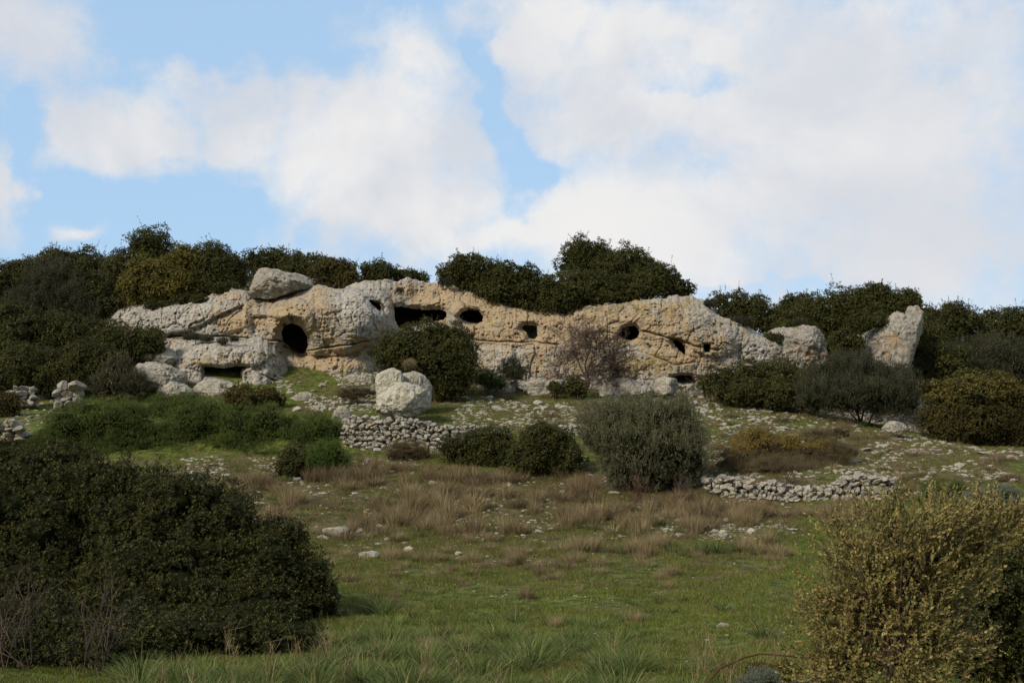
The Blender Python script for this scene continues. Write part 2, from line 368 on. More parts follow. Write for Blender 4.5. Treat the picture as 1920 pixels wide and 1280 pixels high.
def axis(fine_lo, fine_hi, step, lo, hi):
    a = np.arange(fine_lo, fine_hi + 1e-6, step)
    g = np.cumsum(np.geomspace(step * 2, 45, 26))
    return np.concatenate([(fine_lo - g)[::-1][(fine_lo - g)[::-1] > lo], a, (fine_hi + g)[fine_hi + g < hi]])
gx = axis(-26, 26, .16, -420, 420); gy = axis(8, 60, .16, -200, 520)
GX, GY = np.meshgrid(gx, gy); _px = 960 + F * GX / np.maximum(GY, 1)
GZ = ground(GX, np.where((_px > 330) & (_px < 1470) & (GY > 57) & (GY < 61.3), 57.2, GY))      # the cliff's own rock stands here
gp = np.stack([GX, GY, GZ], -1).reshape(-1, 3)
tpx, tpy = topx(np.where(gp[:, 1:2] > 3, gp, np.array([[0, 3, 0]])))
def zone(px, py, x0, x1, y0, y1, s=25):
    return sst(px, x0 - s, x0 + s) * (1 - sst(px, x1 - s, x1 + s)) * sst(py, y0 - s * .6, y0 + s * .6) * (1 - sst(py, y1 - s * .6, y1 + s * .6))
dry = np.clip(.24 + .4 * zone(tpx, tpy, 100, 600, 850, 905) + .75 * zone(tpx, tpy, 430, 1500, 880, 1000, 30) + .4 * zone(tpx, tpy, 560, 1480, 1000, 1040) + .35 * zone(tpx, tpy, 1200, 1900, 820, 930) + .3 * zone(tpx, tpy, 1350, 2000, 740, 860) + .3 * (gp[:, 1] > 56) + .35 * zone(tpx, tpy, 560, 1350, 730, 810) + .3 * zone(tpx, tpy, 640, 1480, 1010, 1100), 0, 1)
stony = np.clip(.05 + .62 * zone(tpx, tpy, 1290, 2100, 735, 905) + .48 * zone(tpx, tpy, 820, 1300, 735, 790) + .5 * zone(tpx, tpy, 560, 780, 858, 900) + .5 * zone(tpx, tpy, 1250, 1500, 965, 1012) + .42 * zone(tpx, tpy, 500, 900, 690, 770) + .2 * zone(tpx, tpy, 480, 1500, 890, 1010) + .5 * zone(tpx, tpy, -50, 200, 735, 820) + .45 * zone(tpx, tpy, 200, 600, 850, 910) + .4 * (gp[:, 1] > 57), 0, 1)
me = mkmesh('meadow_ground', [(gp, gridf(len(gy), len(gx)), 0)], [M['ground']], True, {'dry': dry, 'stony': stony})
tag(obj('ground', me), kind='structure')

# ------------------------------------------------------------------ cliff generator
def inpoly(x, y, poly):
    r = np.zeros(x.shape, bool); n = len(poly)
    for i in range(n):
        x0, y0 = poly[i]; x1, y1 = poly[(i + 1) % n]
        if y0 == y1: continue
        c = ((y0 > y) != (y1 > y)) & (x < (x1 - x0) * (y - y0) / (y1 - y0) + x0); r ^= c
    return r
def dpoly(x, y, poly, closed=True):
    d = np.full(x.shape, 1e9); n = len(poly)
    for i in range(n if closed else n - 1):
        x0, y0 = poly[i]; x1, y1 = poly[(i + 1) % n]; dx, dy = x1 - x0, y1 - y0
        t = np.clip(((x - x0) * dx + (y - y0) * dy) / (dx * dx + dy * dy + 1e-9), 0, 1)
        d = np.minimum(d, np.hypot(x - x0 - t * dx, y - y0 - t * dy))
    return d
def above(x, y, line):     # + = above the line (smaller row)
    l = np.array(line, float); return np.interp(x, l[:, 0], l[:, 1]) - y

def worley(p, s):
    c = np.floor(p[:, ::2]).astype(np.int64); b1 = np.full(len(p), 9.); b2 = b1.copy(); idv = np.zeros(len(p))
    for i in (-1, 0, 1):
        for j in (-1, 0, 1):
            ci, cj = c[:, 0] + i, c[:, 1] + j; x = ci + _h(ci, cj, ci * 0, s); y = cj + _h(ci, cj, ci * 0, s + 7); v = _h(ci, cj, ci * 0, s + 13)
            d = np.hypot(p[:, 0] - x, p[:, 2] - y); n_ = d < b1
            b2 = np.where(n_, b1, np.minimum(b2, d)); idv = np.where(n_, v, idv); b1 = np.where(n_, d, b1)
    return idv, b2 - b1
def cliff(name, top, bot, depth, lobes, cracks, caves, stepx, rows, tanb, lichb, stainb, earthb, seed, rough=1.0, lean=.8, roll=.6, pits=700, parent=None, tanbase=.35):
    top = np.array(top, float); bot = np.array(bot, float); dp = np.array(depth, float)
    xs = np.arange(top[0, 0], top[-1, 0] + .1, stepx)
    v = np.concatenate([np.linspace(0, 1, rows), ]); nb = 16
    X, Vv = np.meshgrid(xs, v)
    tq = np.stack([xs * .05, np.zeros_like(xs), np.zeros_like(xs)], -1)
    ty = np.interp(xs, top[:, 0], top[:, 1]) + fbm(tq, 1, 5, seed, .62) * 9; by = np.interp(xs, bot[:, 0], bot[:, 1])
    PYX = by + (ty - by) * Vv
    Yd = np.interp(X, dp[:, 0], dp[:, 1]) + lean * Vv ** 2
    # rounded brow
    Yd = Yd + roll * np.clip((Vv - .78) / .22, 0, 1) ** 2.5
    # domain-warped coordinates for the hand-laid forms
    q = np.stack([X.ravel() * .02, PYX.ravel() * .02, np.full(X.size, seed * 3.1)], -1)
    wx = X + fbm(q, 2.2, 3, seed + 20).reshape(X.shape) * 5; wy = PYX + fbm(q, 2.2, 3, seed + 30).reshape(X.shape) * 4
    for cx, cy, rx, ry, h in lobes:
        r2 = ((wx - cx) / rx) ** 2 + ((wy - cy) / ry) ** 2
        Yd = Yd - h * np.sqrt(np.clip(1 - r2, 0, 1)) if h > 0 else Yd - h * np.exp(-r2 * 1.3)
    for line, wd, dep, step in cracks:
        d = dpoly(wx, wy, line, False); l = np.array(line, float)
        ins = sst(wx, l[0, 0] - 4, l[0, 0] + 8) * (1 - sst(wx, l[-1, 0] - 8, l[-1, 0] + 4))
        sg = above(wx, wy, line)
        Yd = Yd + dep * np.exp(-(d / wd) ** 2) * ins
        Yd = Yd + step * sst(-sg, 0, 3) * np.exp(-np.clip(-sg, 0, None) / 34) * ins      # step>0: below the line is set back
    q3 = P(X.ravel(), PYX.ravel(), Yd.ravel())
    n = fbm(q3 * np.array([1, 1, 1.3]), .55, 3, seed) * .30 + fbm(q3 * np.array([1, 1, 1.2]), 1.9, 5, seed + 5, .6, True) * .13 + fbm(q3 * np.array([1, 1, 1.4]), 6, 4, seed + 9, .65, True) * .085
    # blocky fracture: warped cells, each a little proud or set back, with an open joint between
    qq = q3 * np.array([1.0, .3, .62]) + np.stack([fbm(q3, .9, 3, seed + 80), 0 * q3[:, 0], fbm(q3, .9, 3, seed + 81)], -1) * .45
    fr1, e1 = worley(qq, seed + 90); fr2, e2 = worley(qq * 2.7 + 5.3, seed + 91)
    n = n + (fr1 - .5) * .26 * (1 - .6 * np.exp(-(e1 / .03) ** 2)) + .16 * np.exp(-(e1 / .05) ** 2) * (vn(q3 * .8, seed + 92) > .45) + (fr2 - .5) * .09 + .05 * np.exp(-(e2 / .06) ** 2)
    # bedding: thin horizontal ledges following gently wavy beds
    zb = q3[:, 2] + fbm(q3, .25, 2, seed + 40) * .8
    bed = vn(np.stack([q3[:, 0] * .25, q3[:, 1] * .1, zb * 3.4], -1), seed + 50)
    n = n + sst(bed, .45, .60) * .06 - .03
    Yd = Yd + (n * rough * .74).reshape(X.shape)
    rng = np.random.default_rng(seed)
    for _ in range(pits):
        j = rng.integers(4, rows - 6); i = rng.integers(4, len(xs) - 4); r = rng.uniform(.8, 2.2) * (1 if rng.random() < .93 else 2)
        k = int(r * 2 / stepx) + 2
        a, b, c, e = max(0, j - k * 2), j + k * 2, max(0, i - k), i + k
        d2 = ((X[a:b, c:e] - X[j, i]) / (r * rng.uniform(.7, 1.5))) ** 2 + ((PYX[a:b, c:e] - PYX[j, i]) / (r * rng.uniform(.7, 1.2))) ** 2
        Yd[a:b, c:e] += rng.uniform(.05, .24) * np.exp(-d2 * 1.1)
    hole = np.zeros(X.shape, bool); cavinfo = []
    for cv in caves:
        poly = cv['poly']; d = dpoly(X, PYX, poly); ins = inpoly(X, PYX, poly)
        sd_ = np.where(ins, -d, d)
        Yd = Yd + cv.get('push', .45) * (1 - sst(sd_, -1, cv.get('fl', 9)))
        hole |= ins
    # assemble with a rolled back top
    pts = P(X.ravel(), PYX.ravel(), Yd.ravel()).reshape(len(v), len(xs), 3)
    last = pts[-1]; back = []
    for k in range(1, nb):
        t = k / (nb - 1); b = last.copy(); b[:, 1] += 6.0 * t; b[:, 2] += .45 * sin(t * pi * .6) - .25 * t
        b += (fbm(b, 2, 3, seed + 60) * .10)[:, None] * np.array([0, 0, 1.]); back.append(b)
    allp = np.concatenate([pts, np.array(back)], 0)
    f = gridf(allp.shape[0], len(xs))
    H = np.concatenate([hole, np.zeros((nb - 1, len(xs)), bool)], 0).ravel()
    f = f[~H[f].all(1)] if len(caves) else f
    def field(bl, base):
        o = np.full(X.shape, base)
        for cx, cy, rx, ry, h in bl: o = o + h * np.exp(-(((wx - cx) / rx) ** 2 + ((wy - cy) / ry) ** 2))
        return np.concatenate([np.clip(o, 0, 1), np.repeat(np.clip(o[-1:] * .3, 0, 1), nb - 1, 0)], 0)
    me = mkmesh(name, [(allp.reshape(-1, 3), f, 0)], [M['cliff']], True,
                {'tan': field(tanb, tanbase), 'lichen': field(lichb, .05), 'stain': field(stainb, .15), 'earth': field(earthb, 0)})
    root = obj(name, me)
    for cv in caves:
        poly = np.array(cv['poly'], float); c = poly.mean(0)
        # resample the outline
        pp = np.concatenate([poly, poly[:1]]); seg = np.hypot(*np.diff(pp, axis=0).T); L = np.concatenate([[0], np.cumsum(seg)])
        tt = np.linspace(0, L[-1], 49)[:-1]; bx = np.interp(tt, L, pp[:, 0]); by_ = np.interp(tt, L, pp[:, 1])
        ii = np.clip(((bx - xs[0]) / stepx).round().astype(int), 0, len(xs) - 1)
        vv = np.clip(((by[ii] - by_) / (by[ii] - ty[ii]) * (rows - 1)).round().astype(int), 0, rows - 1)
        Yr = Yd[vv, ii]; Ym = Yr.mean(); dep = cv.get('deep', 3.2); rings = []
        sx, sy = cv.get('grow', (1.5, 1.25))
        for dd, g in ((.0, 0.0), (.25, .15), (.6, .55), (1.3, 1.0), (2.0, 1.0), (2.7, .8), (dep, .3)):
            kx = 1.05 + (sx - 1) * g; ky = 1.05 + (sy - 1) * g
            yy = (Yr + .03) if dd == 0 else (Ym * min(1, .4 + dd) + Yr * (1 - min(1, .4 + dd)) + dd * dep / 3.2 + .05)
            p3 = P(c[0] + (bx - c[0]) * kx, c[1] + (by_ - c[1]) * ky, yy)
            if dd > 0: p3 += (fbm(p3, 1.8, 3, seed + 70)[:, None]) * np.array([[.12, .1, .1]])
            rings.append(p3)
        rings.append(np.repeat(P(c[0], c[1], Ym + dep + .2)[None], 48, 0))
        rg = np.array(rings); rg = np.concatenate([rg, rg[:, :1]], 1)
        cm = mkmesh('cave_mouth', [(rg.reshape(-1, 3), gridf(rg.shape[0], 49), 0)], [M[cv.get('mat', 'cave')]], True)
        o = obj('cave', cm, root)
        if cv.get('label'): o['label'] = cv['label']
    return root, (xs, top, bot, Yd)

A = [(530,640),(527,622),(533,610),(545,605),(558,608),(568,616),(576,630),(578,648),(574,660),(566,664),(556,660),(543,652)]
C_ = [(688,560),(698,561),(712,569),(716,577),(714,584),(706,580),(696,571)]
D_ = [(738,575),(752,573),(775,578),(800,580),(825,579),(837,583),(838,594),(832,600),(800,606),(770,612),(748,616),(740,600)]
E_ = [(860,592),(866,584),(880,580),(898,582),(907,593),(905,603),(893,607),(876,604),(864,598)]
F_ = [(977,615),(983,609),(1000,609),(1008,612),(1009,630),(1001,636),(992,635),(986,624)]
G_ = [(1158,629),(1166,616),(1174,611),(1190,610),(1198,618),(1200,625),(1195,634),(1182,639),(1172,636)]
H_ = [(1260,638),(1270,637),(1279,642),(1285,653),(1285,667),(1276,660),(1266,650)]
I_ = [(1319,644),(1332,644),(1332,661),(1320,660)]
J_ = [(1256,707),(1275,702),(1296,703),(1302,716),(1280,719),(1262,714)]
main_top = [(186,604),(232,572),(300,570),(380,556),(432,538),(462,549),(520,546),(580,536),(640,540),(680,528),(740,524),(800,526),(835,526),(870,546),(930,560),(1000,580),(1060,586),(1100,576),(1150,568),(1200,564),(1270,554),(1320,562),(1350,590),(1400,612),(1440,630),(1480,655),(1505,668)]
main_bot = [(186,640),(300,660),(450,680),(520,690),(560,704),(640,714),(700,722),(880,720),(960,734),(1050,736),(1150,740),(1250,740),(1300,738),(1400,725),(1505,705)]
cliff_o, CL = cliff('limestone_cliff', main_top, main_bot,
  [(186,57.2),(330,56.6),(460,56.2),(560,55.9),(650,55.9),(720,56.6),(780,57.2),(850,56.8),(1000,56.3),(1150,55.9),(1300,55.9),(1400,57),(1505,58.6)],
  [(610,600,112,68,1.5),(470,600,120,60,.6),(690,590,50,60,.7),(795,553,60,24,-.7),(1180,592,150,46,.25),(1345,610,66,60,.55),(950,600,110,50,.15),(610,640,34,40,-.5),
   (350,600,120,34,.5),(930,680,60,34,.4),(1200,690,90,40,.15),(855,585,22,22,.6),(1440,650,50,40,.5),(640,690,60,26,.5)],
  [([(312,627),(350,620),(377,610),(410,592),(457,572)], 1.8, .35, .45),([(312,631),(380,628),(455,633),(528,641)], 1.6, .3, -.3),
   ([(578,657),(600,653),(640,648),(680,640),(722,637)], 1.5, .35, -.1),([(880,637),(960,640),(1010,641),(1050,645)], 1.3, .22, -.05),
   ([(1100,628),(1130,622),(1165,628)], 1.3, .15, .05),([(1200,620),(1225,624),(1260,634),(1300,648),(1350,655)], 1.8, .3, -.05),([(462,549),(510,552),(540,545),(582,536)], 2, .3, .25),
   ([(470,594),(500,591),(520,597),(541,595)], 2, .1, .4),([(600,585),(612,600),(607,630),(613,655)], 1.2, .12, 0),
   ([(840,560),(850,575),(845,600)], 2, .2, 0),([(1290,560),(1330,590),(1350,625)],1.5,.12,.2),([(905,655),(918,668),(912,690)], 1.4, .25, 0),([(1225,668),(1262,684),(1300,680)],1.6,.15,-.3)],
  [dict(poly=A, fl=18, push=.9, deep=3.2, label='large round arched cave mouth'), dict(poly=C_, push=.3, deep=1.6, label='small slanting dark hollow near the cliff top'),
   dict(poly=D_, push=.5, grow=(1.15, 1.5), label='widest cave mouth, low and slot shaped'), dict(poly=E_, fl=6, label='oval cave mouth'),
   dict(poly=F_, deep=1.8, grow=(1.05, 1.05), mat='rockorange', label='small square-cut cave mouth'), dict(poly=G_, fl=6, label='dark rounded cave mouth in yellow stained rock'),
   dict(poly=H_, fl=7, label='narrow slanting cave mouth'), dict(poly=I_, fl=3, push=.2, deep=1.8, label='tiny square cave opening'), dict(poly=J_, fl=5, deep=1.5, mat='rockorange', label='low brown hollow at the cliff foot')],
  1.25, 190,
  [(460,605,90,26,.8),(1060,600,200,30,.35),(800,560,120,20,.3),(570,580,60,26,.4),(600,610,60,50,.35),(620,670,80,30,.6),(790,550,60,25,.4),(900,560,50,30,.3),(960,610,90,40,.7),(1060,620,70,40,.4),(1180,630,60,16,.5),(1300,660,70,40,.7),(1230,610,80,30,.4),(690,560,60,30,-.5),(660,590,50,50,-.4),(330,600,110,35,-.5),(1330,590,40,35,-.35),(1440,640,50,35,-.5),(930,680,30,30,-.3)],
  [(1180,575,120,26,.6),(1200,682,110,30,.7),(1060,680,70,30,.45),(540,560,50,20,.35),(920,680,50,25,.4),(1110,600,60,20,.3),(1280,590,50,25,.3)],
  [(620,590,60,60,.35),(500,570,60,16,.4),(560,690,60,20,.1),(1140,590,40,30,.3),(830,560,30,30,.3),(1010,575,60,15,.3),(380,590,90,20,.35)],
  [(368,590,5,22,.8),(1250,600,40,30,.45),(1310,645,45,20,.5),(1130,628,40,10,.5),(700,650,22,8,.8),(560,650,20,14,.3),(1180,700,30,26,.35),(620,600,14,50,.25),(1400,640,30,25,.4),(620,660,50,14,.4)],
  seed=3, pits=1300)
tag(cliff_o, 'long weathered limestone cliff with dark cave mouths below the scrub covered ridge', 'cliff')
lower_o, _ = cliff('limestone_block', [(318,668),(335,644),(380,638),(440,634),(490,634),(515,642),(532,664),(545,700),(556,738)],
  [(318,752),(380,756),(450,760),(556,762)], [(318,54.5),(360,53.8),(430,53.5),(500,53.8),(556,55.4)],
  [(420,668,80,34,.5),(500,690,40,50,.5),(440,722,50,12,.3),(350,700,30,44,.3)],
  [([(378,650),(384,670),(380,700)], 1.6, .3, 0),([(470,690),(500,706),(530,722)],2,.2,-.2),([(395,722),(430,728),(470,736)],2,.25,-.1),([(430,636),(470,650),(480,690)],1.5,.12,0)],
  [dict(poly=[(382,688),(395,687),(420,690),(430,688),(445,686),(466,687),(455,692),(451,700),(452,712),(440,716),(425,711),(404,707),(384,703)], fl=6, push=.6, grow=(1.25, 1.2), label='low double cave mouth')],
  1.1, 110, [(420,660,60,20,-.1),(360,680,20,30,.4),(420,680,50,8,.5)], [(500,660,35,20,.7),(430,668,50,14,.4),(520,700,20,30,.3),(370,670,30,30,.3)], [(470,650,50,20,.2)], [(360,660,20,20,.35)], seed=12, pits=260, tanbase=.1, roll=1.4)
tag(lower_o, 'lichen mottled limestone block with a low double cave below the main cliff', 'rock outcrop')
# ------------------------------------------------------------------ rocks from an outline
def lump(outline, Y, thick, seed, rough=1.0, n=170, rings=46, power=.48, facets=16, pits=60):
    o = np.array(outline, float); c = o.mean(0)
    pp = np.concatenate([o, o[:1]]); L = np.concatenate([[0], np.cumsum(np.hypot(*np.diff(pp, axis=0).T))])
    tt = np.linspace(0, L[-1], n + 1)[:-1]; bx = np.interp(tt, L, pp[:, 0]); by = np.interp(tt, L, pp[:, 1])
    bx = c[0] + (bx - c[0]) * 1.06; by = c[1] + (by - c[1]) * 1.06
    V = []
    for ph in np.linspace(0, pi, 2 * rings + 1):
        s = sin(ph) ** power if 0 < ph < pi else 0.0; d = -np.sign(cos(ph)) * abs(cos(ph)) ** power * thick
        V.append(P(c[0] + (bx - c[0]) * s, c[1] + (by - c[1]) * s, Y + d))
    V = np.array(V); cen = P(c[0], c[1], Y); sz = (o[:, 0].max() - o[:, 0].min()) * Y / F
    p = V.reshape(-1, 3); dr = unit(p - cen); rng = np.random.default_rng(seed)
    R = np.linalg.norm(p - cen, axis=1)
    dn = fbm(p, 2.2 / sz, 3, seed) * .06 * sz + fbm(p, 6 / sz, 4, seed + 4, .55, True) * .042 * sz + fbm(p, 20 / sz, 4, seed + 8, .6, True) * .022 * sz
    for _ in range(facets):      # broken faces
        nn = unit(rng.normal(size=3)); nn[1] = -abs(nn[1]); h = rng.uniform(.66, .92)
        pr = ((p - cen) @ nn); mxp = pr.max() * h; over = np.clip(pr - mxp, 0, None); p = p - over[:, None] * nn * .8
    for _ in range(pits):
        k = p[rng.integers(len(p))]; r = rng.uniform(.012, .035) * sz; dn = dn - r * .9 * np.exp(-((p - k) ** 2).sum(1) / r ** 2)
    p = p + dr * (dn * rough)[:, None]
    V = p.reshape(V.shape); V = np.concatenate([V, V[:, :1]], 1)
    return V.reshape(-1, 3), gridf(V.shape[0], V.shape[1])
def lump_obj(name, outline, Y, thick, seed, label, cat='boulder', mat_='rock', **k):
    v, f = lump(outline, Y, thick, seed, **k)
    c = v.mean(0); o = obj(name, mkmesh(name, [(v - c, f[:, ::-1], 0)], [M[mat_]], True), loc=c)
    return tag(o, label, cat)
lump_obj('boulder', [(459,540),(464,518),(480,508),(505,508),(530,514),(556,517),(580,521),(588,531),(574,540),(550,544),(530,551),(506,556),(478,556),(462,552)], 57.0, 1.5, 31, 'pale flat boulder perched on the cliff brow', mat_='rockorange', facets=11, power=.5)
lump_obj('boulder', [(708,756),(708,702),(713,690),(735,691),(750,699),(758,712),(756,756)], 46.6, .55, 32, 'tall squarish pale boulder behind the left side of the rounded pitted one', mat_='rockpale', facets=16, power=.42)
lump_obj('boulder', [(742,756),(750,702),(775,698),(798,706),(806,722),(803,762),(760,764)], 47.3, .6, 56, 'grey blocky boulder behind the right side of the rounded pitted one', mat_='rock', facets=16, power=.45)
lump_obj('boulder', [(703,742),(712,733),(735,731),(752,722),(775,727),(792,734),(806,748),(806,770),(797,786),(770,784),(745,786),(725,776),(708,770),(712,758)], 44.6, .85, 33, 'rounded pale pitted boulder sitting above the curved stone wall', mat_='rockpale', pits=260, power=.5)
lump_obj('boulder', [(243,700),(262,686),(285,682),(320,692),(345,700),(345,718),(320,728),(280,732),(250,726)], 52.6, .9, 34, 'large whitish rounded boulder left of the low double cave')
lump_obj('boulder', [(290,732),(300,720),(325,716),(350,722),(362,740),(345,750),(300,750)], 52.0, .6, 35, 'smaller whitish boulder tucked below the large rounded one')
lump_obj('boulder', [(272,676),(285,660),(310,654),(328,660),(332,684),(310,690),(285,688)], 54.5, .6, 36, 'grey boulder half hidden under dark scrub above the whitish boulder')
lump_obj('boulder', [(362,736),(380,718),(410,717),(440,724),(466,740),(430,754),(385,756)], 52.6, .5, 37, 'flat pale rock slab lying under the low double cave')
lump_obj('rock_outcrop', [(1440,652),(1450,628),(1474,611),(1500,611),(1525,617),(1548,634),(1562,662),(1556,700),(1480,708),(1446,690)], 59.0, 1.5, 38, 'rounded orange stained outcrop at the right end of the cliff', 'rock outcrop', 'rockorange', power=.5)
lump_obj('rock_outcrop', [(1604,634),(1640,620),(1662,603),(1682,590),(1697,596),(1699,582),(1716,579),(1725,592),(1726,640),(1718,668),(1706,696),(1680,694),(1650,690),(1630,660)], 58.0, 1.3, 39, 'prow shaped grey outcrop jutting out of the scrub', 'rock outcrop', 'rockorange', facets=7, power=.5)
lump_obj('rock_outcrop', [(880,706),(890,690),(905,700),(930,712),(965,716),(990,724),(985,736),(940,740),(900,728)], 53.8, .5, 40, 'broken pale ledge at the cliff foot right of the round dark bush', 'rock outcrop')
lump_obj('rock_outcrop', [(960,722),(1000,712),(1030,716),(1060,712),(1080,722),(1070,744),(1020,746),(965,742)], 53.4, .6, 41, 'flat grey ledge at the foot of the cliff left of the bare tree', 'rock outcrop')
lump_obj('boulder', [(1128,724),(1150,710),(1185,712),(1210,722),(1222,735),(1190,742),(1150,744),(1130,740)], 53.0, .7, 42, 'large flat pale slab right of the bare tree trunk', facets=12)
lump_obj('boulder', [(1226,714),(1245,707),(1265,712),(1272,726),(1258,738),(1234,738),(1222,728)], 53.4, .5, 43, 'grey rounded boulder beside the low brown hollow')
lump_obj('boulder', [(1226,728),(1250,722),(1264,730),(1262,740),(1232,740)], 52.6, .35, 44, 'small pale rock in front of the rounded grey one by the brown hollow')
lump_obj('boulder', [(624,772),(636,762),(650,768),(660,782),(662,800),(640,802),(622,788)], 44.5, .35, 45, 'small whitish boulder at the left end of the curved stone wall', mat_='rock')
lump_obj('boulder', [(1655,803),(1668,793),(1685,791),(1700,798),(1702,806),(1675,810)], 46.5, .4, 46, 'low pale humped boulder near the domed golden brown bush')
STACKS = []
STACKS.append((46, 756, 44, 22, 50, 47, 'small layered grey rock pile under the leftmost scrub'))
STACKS.append((128, 766, 46, 38, 49.5, 48, 'stacked layered rock beside the bright green shrubs'))
STACKS.append((14, 828, 56, 34, 43, 49, 'dark fissured rock at the left edge above the near bush'))
lump_obj('rock_outcrop', [(540,760),(545,742),(560,735),(585,740),(605,748),(600,756),(570,764)], 51.4, .4, 53, 'orange grey broken ledge beside the rusty bush', 'rock outcrop', 'rockorange')
lump_obj('rock_outcrop', [(640,712),(665,704),(700,708),(706,722),(680,728),(650,726)], 54.2, .3, 54, 'rubble ledge under the large round cave', 'rock outcrop')

# small stones: a few shapes, shared
def pebble(seed, flat=.6, sub=2, cuts=15):
    rng = np.random.default_rng(seed); v, f = ICO[sub]; v = v.copy()
    for _ in range(cuts):
        nn = unit(rng.normal(size=3)); h = rng.uniform(.48, .82); pr = v @ nn
        v = v - np.clip(pr - h, 0, None)[:, None] * nn
    v = v * (1 + .10 * fbm(v, 2.2, 3, seed)[:, None]); v[:, 2] *= flat; v[:, 1] *= rng.uniform(.7, 1)
    return v / np.abs(v[:, 0]).max(), f
for px, py, wp, hp, Y, sd_, lab in STACKS:
    r_ = np.random.default_rng(sd_); b0 = P(px, py, Y); wd, ht = wp * Y / F, hp * Y / F; parts = []; z = -.05; k = 0
    while z < ht:
        h = ht * r_.uniform(.34, .5); n_ = int(r_.integers(2, 4))
        for q_ in range(n_):
            v, f = pebble(sd_ * 9 + k, .6, 3, 14); k += 1; v = v / np.array([1, 1, np.abs(v[:, 2]).max()])
            a_ = wd * .5 * (1 - .15 * z / ht) / n_ * r_.uniform(1.0, 1.7); v = rotz(v * [a_, a_ * n_ * r_.uniform(.7, 1), h * .62], r_.uniform(-.3, .3))
            v = v * (1 + .07 * fbm(v, 9, 3, k)[:, None]); parts.append((v + [(q_ - .5 * (n_ - 1)) * a_ * 1.7 + r_.normal() * wd * .05, r_.normal() * .05, z + h * .5], f, 0))
        z += h * .75
    tag(obj('rock_outcrop', mkmesh('rock_outcrop', parts, [M['rockorange']]), loc=b0), lab, 'rock outcrop')
# ------------------------------------------------------------------ dry stone walls
def stone_wall(name, line, th, seed, label, size=.115):
    """line: (px, base row, top row, Y)"""
    rng = np.random.default_rng(seed); l = np.array(line, float); root = obj(name, None); c0 = P(l[0, 0], l[0, 1], l[0, 3]); root.location = c0
    peb = [pebble(900 + i, .62, 2) for i in range(14)]
    base = P(l[:, 0], l[:, 1], l[:, 3]); topz = P(l[:, 0], l[:, 2], l[:, 3])[:, 2]
    s = np.concatenate([[0], np.cumsum(np.hypot(*np.diff(base[:, :2], axis=0).T))])
    parts = []; cop = []
    k = 0; zz = -.08
    hmax = (topz - base[:, 2]).max() + .1
    while zz < hmax:
        hrow = size * rng.uniform(.65, 1.3); u = rng.uniform(0, .2)
        while u < s[-1]:
            wd = size * rng.uniform(.8, 3.0)
            bx, by_, bz, tz = (np.interp(u, s, a) for a in (base[:, 0], base[:, 1], base[:, 2], topz))
            tz = tz + (vn(np.array([[u * 1.3, seed, 0.]]))[0] - .5) * .16
            z = bz + zz + rng.uniform(-.03, .03)
            if z < tz + .02:
                istop = z + hrow > tz
                for side in ((0, 1) if not istop else (0, .5, 1)):
                    v, f = peb[rng.integers(len(peb))]; a = rng.uniform(-.35, .35) * (1.8 if istop else 1)
                    sc = np.array([wd * .55, rng.uniform(.13, .2), hrow * rng.uniform(.62, .82)])
                    q = v * np.array([1, 1, 1 / .62]) * sc * rng.choice([-1, 1], 3)
                    q = np.stack([q[:, 0] * cos(a) - q[:, 2] * sin(a), q[:, 1], q[:, 0] * sin(a) + q[:, 2] * cos(a)], -1)
                    q = q + np.array([bx, by_ + side * th + rng.uniform(-.05, .05) + (zz * .12 if side == 0 else 0), z]) - c0
                    if istop and side == 0 and len(cop) < 40 and rng.random() < .8: cop.append((q, f))
                    else: parts.append((q, f, 0))
            u += wd * rng.uniform(.92, 1.1)
        zz += hrow * .95
    # core between the faces, shade of the gaps put into its colour
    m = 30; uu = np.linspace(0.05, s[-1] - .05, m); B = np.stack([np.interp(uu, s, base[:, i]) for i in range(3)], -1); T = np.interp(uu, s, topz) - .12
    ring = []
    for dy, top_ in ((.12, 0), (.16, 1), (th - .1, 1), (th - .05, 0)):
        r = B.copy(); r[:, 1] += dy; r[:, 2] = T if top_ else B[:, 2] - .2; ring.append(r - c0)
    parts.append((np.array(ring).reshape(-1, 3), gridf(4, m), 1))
    obj('stonework', mkmesh('stonework', parts, [M['stone'], M['wallcore']], False), root)
    for q, f in cop:
        c = q.mean(0); obj('coping_stone', mkmesh('coping_stone', [(q - c, f, 0)], [M['stone']], False), root, loc=c)
    tag(root, label, 'stone wall'); return root
stone_wall('dry_stone_wall', [(640,852,786,42.2),(660,852,780,42.0),(730,853,783,41.8),(790,851,791,41.7),(850,842,800,41.8),(900,836,806,42.2),(960,826,812,43)], .7, 51, 'curved dry stone wall below the twin pale boulders')
stone_wall('dry_stone_wall', [(1325,936,896,36.3),(1380,944,900,36.1),(1440,950,905,35.9),(1500,953,909,35.8),(1560,951,906,35.9),(1590,949,895,35.9),(1660,949,892,35.9),(1680,948,904,36.0)], .6, 52, 'straight dry stone wall behind the near olive tree')
stone_wall('dry_stone_wall', [(1045,822,800,43.6),(1080,822,797,43.4),(1110,824,800,43.2)], .6, 55, 'short tumbled stretch of stone wall behind the dark green bushes', .1)

